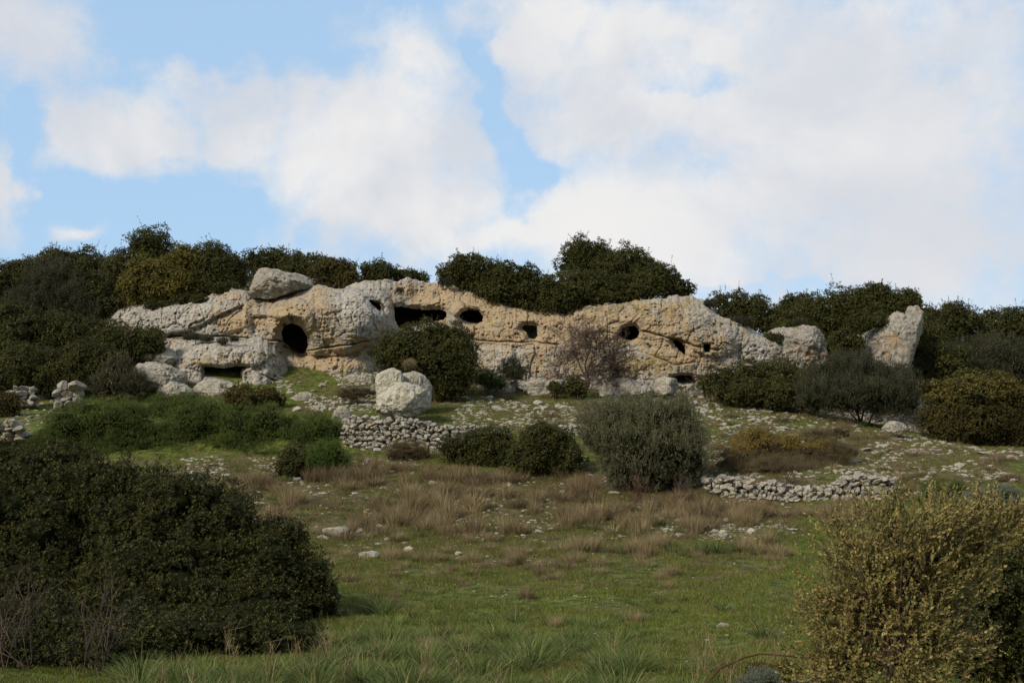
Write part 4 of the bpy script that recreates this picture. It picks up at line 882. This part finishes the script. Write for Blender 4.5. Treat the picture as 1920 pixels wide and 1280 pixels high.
# dead twiggy brush before the left bush
def twig_brush(name, px, py, h, n, seed, label, matn='twig', r=.008, lv=3):
    rng = np.random.default_rng(seed); p = G(px, py)[0]; out = []; tips = []
    for k in range(n):
        a = rng.uniform(-.8, .8); branch(rng, np.array([rng.uniform(-.2, .2), rng.uniform(-.1, .1), 0]), unit(np.array([sin(a), rng.uniform(-.4, .2), cos(a)])), h * rng.uniform(.4, .6), r, 0, lv, out, tips, .55, 3, .4, .12, 5)
    o = obj(name, mkmesh(name, out, [M[matn]], True), loc=p); tag(o, label, 'dead brush'); return o
twig_brush('dead_brush', 25, 1262, 1.5, 10, 61, 'leafless grey brush leaning on the leftmost lentisk bush')
twig_brush('dead_brush', 165, 1262, 1.3, 6, 62, 'thin leafless brush in front of the lentisk bushes')
twig_brush('dead_brush', 1200, 945, 1.0, 16, 63, 'reddish bare twigs under the large grey green wild olive bush', 'barkred', .010)
twig_brush('dead_brush', 1270, 940, .9, 10, 64, 'bare lower twigs at the right foot of the large wild olive bush', 'twig', .010)
twig_brush('dead_brush', 1480, 925, 1.0, 9, 65, 'leafless bramble canes behind the straight stone wall', 'barkred', .010)
# ------------------------------------------------------------------ tufts
def blades(n, h, spread, wd, rng, lean=.5, droop=.4, seg=3, r0=.06):
    a = rng.uniform(0, 2 * pi, n); ln = rng.uniform(0, 1, n) ** .7 * lean; H = h * rng.uniform(.5, 1.1, n); base = np.stack([np.cos(a), np.sin(a), 0 * a], -1) * (rng.uniform(0, 1, n) ** .5 * r0)[:, None]
    out = np.stack([np.cos(a), np.sin(a), 0 * a], -1); side = np.stack([-np.sin(a + rng.normal(size=n) * .8), np.cos(a + rng.normal(size=n) * .8), 0 * a], -1)
    V = []
    for k in range(seg + 1):
        t = k / seg; c = base + out * (H * (np.sin(ln) * t + spread * droop * t * t))[:, None]; c[:, 2] += H * (np.cos(ln) * t - droop * .5 * t * t * np.clip(ln, .1, 1) * 1.6)
        ww = wd * (1 - t ** 1.5 * .9) * .5; V.append(c - side * ww); V.append(c + side * ww)
    V = np.stack(V, 1)                          # n, 2(seg+1), 3
    f = np.array([[2 * k, 2 * k + 1, 2 * k + 3, 2 * k + 2] for k in range(seg)])
    F_a = (f[None] + (np.arange(n) * 2 * (seg + 1))[:, None, None]).reshape(-1, 4)
    return V.reshape(-1, 3), F_a
TUFT = {'straw': [], 'red': [], 'asph': [], 'stalk': [], 'green': [], 'lush': []}
for i in range(6):
    r = np.random.default_rng(300 + i)
    TUFT['straw'].append(mkmesh('dry_tuft', [(*blades(240, .42, .4, .0095, r, .6, .5, 3, .16), 0), (*blades(50, .55, .3, .007, r, .45, .3, 3, .12), 0)], [M['straw']]))
    TUFT['red'].append(mkmesh('dry_tuft', [(*blades(300, .40, .4, .009, r, .75, .3, 3, .17), 0)], [M['strawred']]))
    TUFT['asph'].append(mkmesh('asphodel', [(*blades(80, .50, .8, .014, r, .62, .7, 5, .10), 0)], [M['asph']]))
    TUFT['green'].append(mkmesh('grass_tussock', [(*blades(170, .22, .5, .009, r, .8, .6, 3, .16), 0)], [M['tuss']]))
    TUFT['lush'].append(mkmesh('grass_clump', [(*blades(190, .36, .6, .010, r, .75, .65, 4, .2), 0)], [M['tuss']]))
    o = []; tp = []
    for k in range(5): branch(r, np.array([r.uniform(-.1, .1), r.uniform(-.05, .05), 0]), unit(np.array([r.uniform(-.4, .4), r.uniform(-.2, .2), 1])), r.uniform(.3, .55), .0045, 0, 2, o, tp, .4, 3, .4, .1, 4)
    TUFT['stalk'].append(mkmesh('dry_stalks', o, [M['straw']]))
LM = [(800, 670, 'the round dark bush'), (755, 745, 'the twin pale boulders'), (760, 820, 'the curved stone wall'), (1500, 925, 'the straight stone wall'), (1215, 850, 'the large wild olive bush'),
      (1100, 690, 'the bare tree'), (1660, 1100, 'the near olive tree'), (450, 1050, 'the foreground lentisk scrub'), (1440, 855, 'the bramble thicket'), (1830, 770, 'the domed bush'),
      (1590, 705, 'the large grey green bush'), (610, 860, 'the lime green shrub'), (1020, 850, 'the dark slope bush'), (350, 790, 'the bright green shrubs'), (80, 740, 'the layered rock piles'),
      (1020, 1000, 'the dry grass belt'), (1350, 1020, 'the asphodel row'), (960, 1150, 'the open green turf'), (1260, 1100, 'the twin straw tufts'), (900, 1240, 'the asphodel bank'), (1430, 705, 'the long low bush'), (600, 720, 'the rubble under the round cave')]
def where(px, py):
    d = [((px - a) ** 2 + ((py - b) * 1.8) ** 2, a, b, n) for a, b, n in LM]; _, a, b, n = min(d)
    dx, dy = px - a, (py - b) * 1.8
    if abs(dx) > abs(dy) * 1.6: r = 'left of' if dx < 0 else 'right of'
    elif abs(dy) > abs(dx) * 1.6: r = 'in front of' if dy > 0 else 'behind'
    else: r = ('front ' if dy > 0 else 'back ') + ('left of' if dx < 0 else 'right of')
    return r + ' ' + n
ORD = ['leftmost', 'second from left', 'third from left', 'fourth from left', 'fifth from left', 'sixth from left', 'seventh from left', 'eighth from left', 'ninth from left', 'tenth from left']
PEND = []
def later(o, noun, px, py, cat, group): PEND.append((o, noun, where(px, py), px, py, cat, group))
def flush():
    from collections import defaultdict
    g = defaultdict(list)
    for x in PEND: g[(x[1], x[2])].append(x)
    for (noun, wh), l in g.items():
        rows = [l]
        if len(l) > 8:
            l.sort(key=lambda x: x[4]); k = math.ceil(len(l) / 8); m = math.ceil(len(l) / k); rows = [l[i * m:(i + 1) * m] for i in range(k)]
        names = ['', 'nearer row, ', ] if len(rows) == 2 else None
        for ri, rw in enumerate(rows):
            rw = sorted(rw, key=lambda x: x[3])
            if len(rows) == 1: pre = ''
            else: pre = ['back', 'second back', 'third back', 'fourth back', 'fifth back', 'sixth back'][min(ri, 5)] + ' row' if ri < len(rows) - 1 else 'front row'
            for i, x in enumerate(rw):
                o = ('' if len(rw) == 1 else (ORD[i] if i < len(rw) - 1 or len(rw) > 9 else 'rightmost'))
                lab = f"{noun} {wh}" + (', ' if pre or o else '') + (pre + (' ' if pre and o else '') + o)
                tag(x[0], lab, x[5], x[6])
BL = [(0, 640, 850, 1240), (1010, 1060, 1120, 0)]
def blocked(px, py):     # behind the big near crowns: not seen
    if py > 885 and px < np.interp(py, [885,900,940,965,1000,1010,1080,1190,1250,1255], [370,415,465,495,540,585,615,640,480,0]): return True
    if px > 1500 and py > 985: return True
    if 1110 < px < 1330 and 780 < py < 935: return True
    if 960 < px < 1090 and 815 < py < 890: return True
    if 1345 < px < 1560 and 825 < py < 905: return True
    if 640 < px < 900 and 775 < py < 852: return True
    if px < 650 and 740 < py < 862 and px > 150: return True
    if 1315 < px < 1680 and 893 < py < 952: return True
    if px > 1720 and py < 830: return True
    if 700 < px < 900 and py < 790: return True
    return False
PATCH = lambda px, py: vn(np.array([[px * .022, py * .06, 3.]]), 55)[0]
def scatter(kind, n, box, s0, s1, seed, noun, cat, group, name, zs=(.8, 1.2), sink=.03):
    rng = np.random.default_rng(seed); x0, x1, y0, y1 = box; k = 0; tries = 0
    while k < n and tries < n * 30:
        tries += 1; px, py = rng.uniform(x0, x1), rng.uniform(y0, y1)
        if blocked(px, py) or (name == 'dry_grass_tuft' and PATCH(px, py) < .42): continue
        p = G(px, py)[0]; p[2] -= sink; ms = TUFT[kind]
        s = rng.uniform(s0, s1); o = obj(name, ms[rng.integers(len(ms))], None, p, (0, 0, rng.uniform(0, 6.28)), (s * rng.uniform(.9, 1.3), s * rng.uniform(.9, 1.3), s * rng.uniform(*zs)))
        later(o, noun, px, py, cat, group); k += 1
def at(kind, px, py, s, noun, cat, group, name, zs=1.0):
    rng = np.random.default_rng(int(px * 7 + py)); p = G(px, py)[0]; p[2] -= .03; ms = TUFT[kind]
    o = obj(name, ms[rng.integers(len(ms))], None, p, (0, 0, rng.uniform(0, 6.28)), (s, s, s * zs)); later(o, noun, px, py, cat, group); return o
gT = 'dry grass tufts on the slope'; gX = 0; gA = 'asphodel clumps'; gR = 'loose limestone rocks on the slope'
scatter('straw', 70, (440, 1500, 890, 1010), .8, 1.3, 1, 'straw grass tuft', 'grass tuft', gT, 'dry_grass_tuft', (.9, 1.5))
scatter('straw', 34, (600, 1480, 1000, 1062), .55, .95, 31, 'straw grass tuft', 'grass tuft', gT, 'dry_grass_tuft', (.8, 1.2))
scatter('red', 72, (425, 1480, 880, 985), .9, 1.5, 2, 'reddish grass tuft', 'grass tuft', gT, 'dry_grass_tuft', (.8, 1.3))
scatter('straw', 14, (1380, 1660, 950, 1010), .7, 1.1, 3, 'straw grass tuft', 'grass tuft', gT, 'dry_grass_tuft')
scatter('red', 60, (890, 1720, 745, 890), .6, 1.3, 4, 'reddish grass tuft', 'grass tuft', gT, 'dry_grass_tuft', (.5, .9))
scatter('red', 16, (1700, 1900, 840, 920), .6, 1.1, 5, 'reddish grass tuft', 'grass tuft', gT, 'dry_grass_tuft', (.6, 1))
for px, py, s in [(1345,962,.7),(1372,966,.6),(1398,964,1.0),(1425,968,.8),(1440,966,1.1),(1470,970,.7),(1505,968,1.0),(1535,966,.9),(1560,967,1.3),(1590,964,.9),(1620,963,1.0),(1650,962,.8)]:
    at('red', px, py, s, 'reddish grass tuft', 'grass tuft', gT, 'dry_grass_tuft')
for px, py, s in [(985,1122,.8),(1255,1075,.8),(1235,1082,.6),(1250,1102,.6),(1125,1078,.6),(650,1090,.8),(740,1080,.6),(830,1050,.6),(850,1070,.55),(880,1075,.5),(1015,1075,.9),(1000,1062,.8),(1055,1068,.9),(1040,1085,.7),(1430,1065,.4),(950,1058,.7),(910,1062,.6),(740,1118,.5)]:
    at('red' if px < 1100 else 'straw', px, py, s, 'lone brown grass tuft' if px < 1100 else 'lone straw grass tuft', 'grass tuft', gT, 'dry_grass_tuft')
for px, py, s in [(1110,1036,1.1),(1085,1040,1.0),(1185,1036,1.0),(1215,1042,1.0),(1235,1030,.9),(1400,1028,.9),(1420,1035,.8),(1440,1020,.9),(1455,1038,.8),(800,1222,.55),(1190,1170,.55),(1040,1178,.5)]:
    at('straw', px, py, s, 'tall pale straw tuft', 'grass tuft', gT, 'dry_grass_tuft', 1.15)
for px, py, s in [(1262,1038,.9),(1250,1030,.7),(1320,1036,1.1),(1345,1036,1.2),(1300,1036,.8),(1385,1034,.9),(1410,1040,.6),(1165,1040,.7),(1280,1042,.7),(1355,1150,.75),(1383,1152,.4),(1430,1196,.95),(1460,1200,.5),(1095,1188,.45),(1125,1186,.5),(1153,1160,.25),(1172,1222,.5),(1192,1222,.55),(750,1012,.8),(790,1012,.7),(815,1062,.4),(765,1104,.4),(765,1140,.5),(700,1150,.9),(720,1158,.9),(740,1148,.6),(1240,985,.8),(1210,1000,.6),(1330,860,1.0)]:
    at('asph', px, py, s, 'dark asphodel clump', 'plant', gA, 'asphodel_clump')
scatter('asph', 62, (640, 1180, 1195, 1330), .4, .8, 6, 'dense asphodel clump', 'plant', gA, 'asphodel_clump')
scatter('asph', 26, (250, 640, 1256, 1340), .45, .8, 7, 'dark asphodel clump', 'plant', gA, 'asphodel_clump')
scatter('asph', 8, (680, 1010, 1160, 1200), .5, .8, 8, 'dense asphodel clump', 'plant', gA, 'asphodel_clump')
scatter('asph', 8, (860, 1720, 760, 900), .5, 1.0, 9, 'small asphodel clump', 'plant', gA, 'asphodel_clump')
for px, py, s in [(640,1300,1.0),(620,1230,.8),(570,1290,.9),(500,1290,.8),(440,1290,.7),(360,1310,.9),(300,1300,.8),(705,1260,.8),(850,1300,.7),(1030,1300,.6),(1320,1265,1.1),(1345,1262,1.0),(1300,1290,.9),(1390,1290,.9),(1440,1300,1.0),(1480,1290,1.0),(1530,1300,.9),(615,1200,.6),(655,1180,.6),(790,1225,.6),(1215,1300,.5)]:
    at('stalk', px, py, s, 'dead branching weed stalk', 'dead stalk', 'dead weed stalks', 'weed_stalk')
scatter('green', 60, (560, 1380, 1170, 1335), .6, 1.2, 32, 'green grass tussock', 'grass tuft', 'green grass tussocks', 'grass_tussock')
scatter('green', 20, (260, 620, 1262, 1335), .6, 1.2, 33, 'green grass tussock', 'grass tuft', 'green grass tussocks', 'grass_tussock')
scatter('asph', 22, (660, 1480, 1040, 1200), .2, .45, 40, 'tiny asphodel clump', 'plant', gA, 'asphodel_clump')
scatter('green', 60, (640, 1480, 1020, 1180), .35, .9, 34, 'green grass tussock', 'grass tuft', 'green grass tussocks', 'grass_tussock')
scatter('green', 40, (450, 1480, 880, 1010), .8, 1.5, 35, 'green grass tussock', 'grass tuft', 'green grass tussocks', 'grass_tussock')
scatter('lush', 80, (600, 1210, 1195, 1345), .6, 1.15, 37, 'long grass clump', 'grass tuft', 'long grass clumps', 'grass_clump')
scatter('lush', 34, (250, 640, 1256, 1345), .6, 1.1, 38, 'long grass clump', 'grass tuft', 'long grass clumps', 'grass_clump')
scatter('stalk', 26, (200, 1480, 1200, 1330), .5, .9, 36, 'dead branching weed stalk', 'dead stalk', 'dead weed stalks', 'weed_stalk')
def mass(name, kinds, n, boxes, seed, label):
    rng = np.random.default_rng(seed); src = {}
    for kd in kinds:
        for m in TUFT[kd][:4]:
            v = np.zeros(len(m.vertices) * 3, np.float32); m.vertices.foreach_get('co', v); l = np.zeros(len(m.loops), np.int32); m.loops.foreach_get('vertex_index', l)
            src.setdefault(kd, []).append((v.reshape(-1, 3), l.reshape(-1, 4), m.materials[0]))
    parts = []; mats = [src[k][0][2] for k in kinds]; k = 0
    W = np.array([b[4] for b in boxes], float); W /= W.sum()
    while k < n:
        b = boxes[rng.choice(len(boxes), p=W)]; px, py = rng.uniform(b[0], b[1]), rng.uniform(b[2], b[3])
        if blocked(px, py) or PATCH(px, py) < rng.uniform(.25, .55): continue
        ki = rng.choice(len(kinds), p=b[6]); v, f, _ = src[kinds[ki]][rng.integers(4)]; sel = rng.random(len(f) // 3) < .55
        f = f.reshape(-1, 3, 4)[sel].reshape(-1, 4); u, inv = np.unique(f, return_inverse=True)
        s_ = rng.uniform(*b[5]); q = rotz(v[u], rng.uniform(0, 6.28)) * s_ * np.array([1.2, 1.2, rng.uniform(.6, 1.1)]) + G(px, py)[0] - [0, 0, .03]
        parts.append((q, inv.reshape(-1, 4), ki)); k += 1
    tag(obj(name, mkmesh(name, parts, mats)), kind='stuff', label=label)
mass('undergrowth', ['red', 'straw', 'green'], 760, [(430, 1500, 880, 1015, 4, (.5, 1.1), [.5, .25, .25]), (880, 1750, 742, 900, 3.4, (.35, .9), [.45, .2, .35]), (1650, 1920, 825, 950, 1.2, (.35, .8), [.4, .25, .35]),
     (560, 720, 700, 770, .5, (.3, .7), [.3, .2, .5]), (1330, 1680, 948, 972, .8, (.6, 1.1), [.6, .3, .1]), (640, 1490, 1060, 1215, .9, (.2, .5), [.35, .35, .3]), (600, 1480, 1000, 1090, 1.6, (.3, .7), [.3, .4, .3]), (20, 150, 740, 810, .3, (.4, .8), [.4, .2, .4]), (560, 700, 858, 890, .3, (.3, .6), [.3, .3, .4])], 43, 'low dry and green growth between the stones')
# bent rusty stem and the silver plant in the bottom right
b = G(1330, 1290)[0]; Yc = b[1]; pts = np.array([P(1318, 1290, Yc), P(1350, 1252, Yc), P(1395, 1232, Yc), P(1425, 1225, Yc), P(1470, 1228, Yc + .05), P(1540, 1236, Yc + .1), P(1620, 1250, Yc + .2)])
c = pts[0].copy(); tag(obj('bent_branch', mkmesh('bent_branch', [(*tube(pts - c, .013, .009, 7), 0)], [M['rustbar']], True), loc=c), 'thin rusty brown bent branch arching over the grass', 'branch')
bush('silver_shrub', [(1432,1272,34,18),(1405,1282,26,16)], 11.5, 'artem', 'silvery feathery plant under the bent branch', 181, leaf=.022, clump=.05, stems=1)
bush('silver_shrub', [(1520,1285,34,16)], 11.0, 'artem', 'silvery feathery plant at the foot of the near olive tree', 182, leaf=.022, clump=.05, stems=1)
bush('rusty_bush', [(1420,1258,34,14),(1470,1262,34,20)], 12.2, 'gold', 'yellowish low plant behind the bent branch', 183, leaf=.024, clump=.06, stems=1)

# ------------------------------------------------------------------ loose rocks
PEB = []
for i in range(12):
    v, f = pebble(500 + i, .5 if i % 3 else .75, 3, 12); v = v + unit(v) * (fbm(v, 4, 3, i)[:, None]) * .06
    PEB.append(mkmesh('rock', [(v, f, 0)], [M['rock']], False))
def rock(px, py, wpx, hpx, seed, noun='pale rock'):
    rng = np.random.default_rng(seed); p = G(px, py)[0]; a = wpx * .5 * p[1] / F; h = hpx * .5 * p[1] / F / .5
    p[2] += h * .08; o = obj('rock', PEB[rng.integers(len(PEB))], None, p, (rng.uniform(-.15, .15), rng.uniform(-.15, .15), rng.uniform(-.5, .5)), (a, a * rng.uniform(.8, 1.2), h)); later(o, noun, px, py, 'rock', gR)
for i, (px, py, a, h) in enumerate([(692,1050,40,20),(630,1004,52,20),(608,1012,34,12),(768,1038,26,12),(860,1037,20,12),(712,990,18,9),(735,984,16,9),(750,980,16,7),(708,1022,20,6),(1355,1174,24,13),(1362,1193,10,7),(1325,1200,9,5),
        (945,932,28,14),(1100,916,22,16),(955,908,16,9),(1105,895,14,8),(1090,875,16,9),(760,902,20,9),(812,912,22,14),(1010,1002,22,12),(1150,925,26,9),(990,1035,18,8),(865,978,24,10),(1358,1008,26,16),(1300,1000,34,14),(1275,1004,24,12),(1330,992,18,12),(1340,1042-40,16,10),
        (1410,1005,20,12),(1260,996,14,8),(1620,845,30,10),(1655,840,24,10),(1735,790,12,9),(1770,830,12,8),(1505,760,26,9),(1570,755,20,14),(1440,775,22,10),(1350,790,26,9),(1770,885,10,10),(1600,865,26,9),(1850,852,40,10),(1900,860,34,12),(1820,868,20,8),(1750,845,24,8),(1720,880,20,6),(1890,890,50,10),(1840,895,24,8),(1060,768,26,8),(1010,760,22,10),(930,765,20,7),(880,760,30,8),(860,748,34,8),(1130,775,18,6),(950,785,14,5),(1200,762,14,6),(670,748,20,7),(560,772,24,9),(590,768,22,8),(655,758,26,8),(700,765,20,6)]):
    rock(px, py, a, h, 600 + i)
def rocks(n, box, w0, w1, seed, noun='low rock'):
    rng = np.random.default_rng(seed); k = 0; x0, x1, y0, y1 = box
    while k < n:
        px, py = rng.uniform(x0, x1), rng.uniform(y0, y1)
        if blocked(px, py): n -= .05; continue
        wd = w0 + (w1 - w0) * rng.random() ** 2; rock(px, py, wd, wd * rng.uniform(.28, .5), int(px * 131 + py)); k += 1
rocks(70, (1290, 1750, 742, 830), 9, 28, 21); rocks(40, (1560, 1920, 830, 935), 9, 30, 22); rocks(26, (890, 1290, 745, 800), 8, 22, 23)
rocks(22, (600, 780, 862, 895), 8, 20, 24); rocks(24, (1240, 1500, 965, 1012), 9, 22, 25); rocks(26, (480, 1300, 900, 1010), 8, 22, 26); rocks(16, (540, 700, 715, 768), 8, 20, 27); rocks(18, (390, 560, 862, 900), 9, 22, 28); rocks(22, (20, 150, 735, 800), 12, 34, 29)
flush()
# stones nobody could count
def pebbles():
    rng = np.random.default_rng(41); base = [pebble(700 + i, .55, 1, 6) for i in range(8)]; parts = []
    for box, n, w0, w1 in [((1290, 1920, 740, 900), 2600, 3, 15), ((830, 1300, 738, 800), 1500, 3, 12), ((590, 790, 858, 900), 260, 3, 9), ((1230, 1510, 960, 1015), 420, 3, 9), ((470, 1490, 895, 1015), 1000, 3, 13), ((600, 1480, 1000, 1060), 160, 3, 12), ((640, 1500, 1015, 1280), 650, 2.5, 8), ((520, 710, 690, 775), 1300, 3, 12), ((880, 1300, 722, 745), 500, 3, 12), ((900, 1300, 765, 812), 300, 2.5, 7), ((30, 150, 745, 800), 160, 3, 9), ((1560, 1900, 900, 960), 150, 3, 9), ((1000, 1350, 1180, 1250), 90, 3, 8), ((560, 700, 1225, 1240), 6, 3, 6), ((340, 600, 858, 905), 500, 3, 11), ((880, 1300, 715, 742), 160, 3, 9)]:
        px = rng.uniform(box[0], box[1], n); py = rng.uniform(box[2], box[3], n)
        # keep them in drifts
        k = vn(np.stack([px * .018, py * .05, 0 * px], -1), 8) > .38; px, py = px[k], py[k]
        p = G(px, py)
        for q in p:
            v, f = base[rng.integers(8)]; s = rng.uniform(w0, w1) * .5 * q[1] / F; a = rng.uniform(0, 6.28)
            parts.append((rotz(v, a) * s * [1, 1, rng.uniform(.6, 1.1)] + q, f, 0))
    tag(obj('pebbles', mkmesh('pebbles', parts, [M['rock']])), kind='stuff', label='scattered small limestone stones on the slope')
pebbles()

# ------------------------------------------------------------------ turf
def turf(name, n, boxes, h0, h1, wd, mname, seed, label, thr=.0):
    rng = np.random.default_rng(seed); tot = sum(b[4] for b in boxes); V = []
    for x0, x1, y0, y1, wgt in boxes:       # world rectangles X as share of Y
        m = int(n * wgt / tot); Y = rng.uniform(y0, y1, m); X = rng.uniform(x0, x1, m) * Y
        q = np.stack([X, Y, 0 * X], -1); k = vn(q * 1.3, 3) * .6 + vn(q * 5, 4) * .4 > thr + rng.uniform(-.12, .12, m); X, Y = X[k], Y[k]; m = len(X)
        c = np.stack([X, Y, ground(X, Y) - .01], -1); a = rng.uniform(0, 2 * pi, m); H = rng.uniform(h0, h1, m) * (.6 + .8 * vn(np.stack([X, Y, 0 * X], -1) * 2.1, 6)); ln = rng.uniform(.1, .9, m)
        side = np.stack([np.cos(a), np.sin(a), 0 * a], -1) * (wd * np.sqrt(Y / 15) * .5)[:, None]; b = rng.uniform(0, 2 * pi, m)
        tip = c + np.stack([np.cos(b) * np.sin(ln) * H, np.sin(b) * np.sin(ln) * H, np.cos(ln) * H], -1); mid = c * .5 + tip * .5; mid[:, 2] += H * .1
        V.append(np.stack([c - side, c + side, mid + side * .7, tip, mid - side * .7], 1))
    V = np.concatenate(V); f = np.arange(len(V) * 5).reshape(-1, 5)
    tag(obj(name, mkmesh(name, [(V.reshape(-1, 3), f, 0)], [M[mname]])), kind='stuff', label=label)
turf('grass', 760000, [(-.45, .45, 12, 20, 4), (-.26, .45, 20, 32, 4), (-.35, .45, 32, 44, 2), (-.2, .45, 44, 54, 2)], .02, .095, .010, 'turf', 91, 'short green grass covering the meadow', .36)
turf('dry_grass', 170000, [(-.26, .45, 26, 41, 4), (-.15, .45, 36, 54, 3), (-.45, .45, 12, 26, 2)], .06, .17, .008, 'turf2', 92, 'sparse dry grass among the tufts', .5)
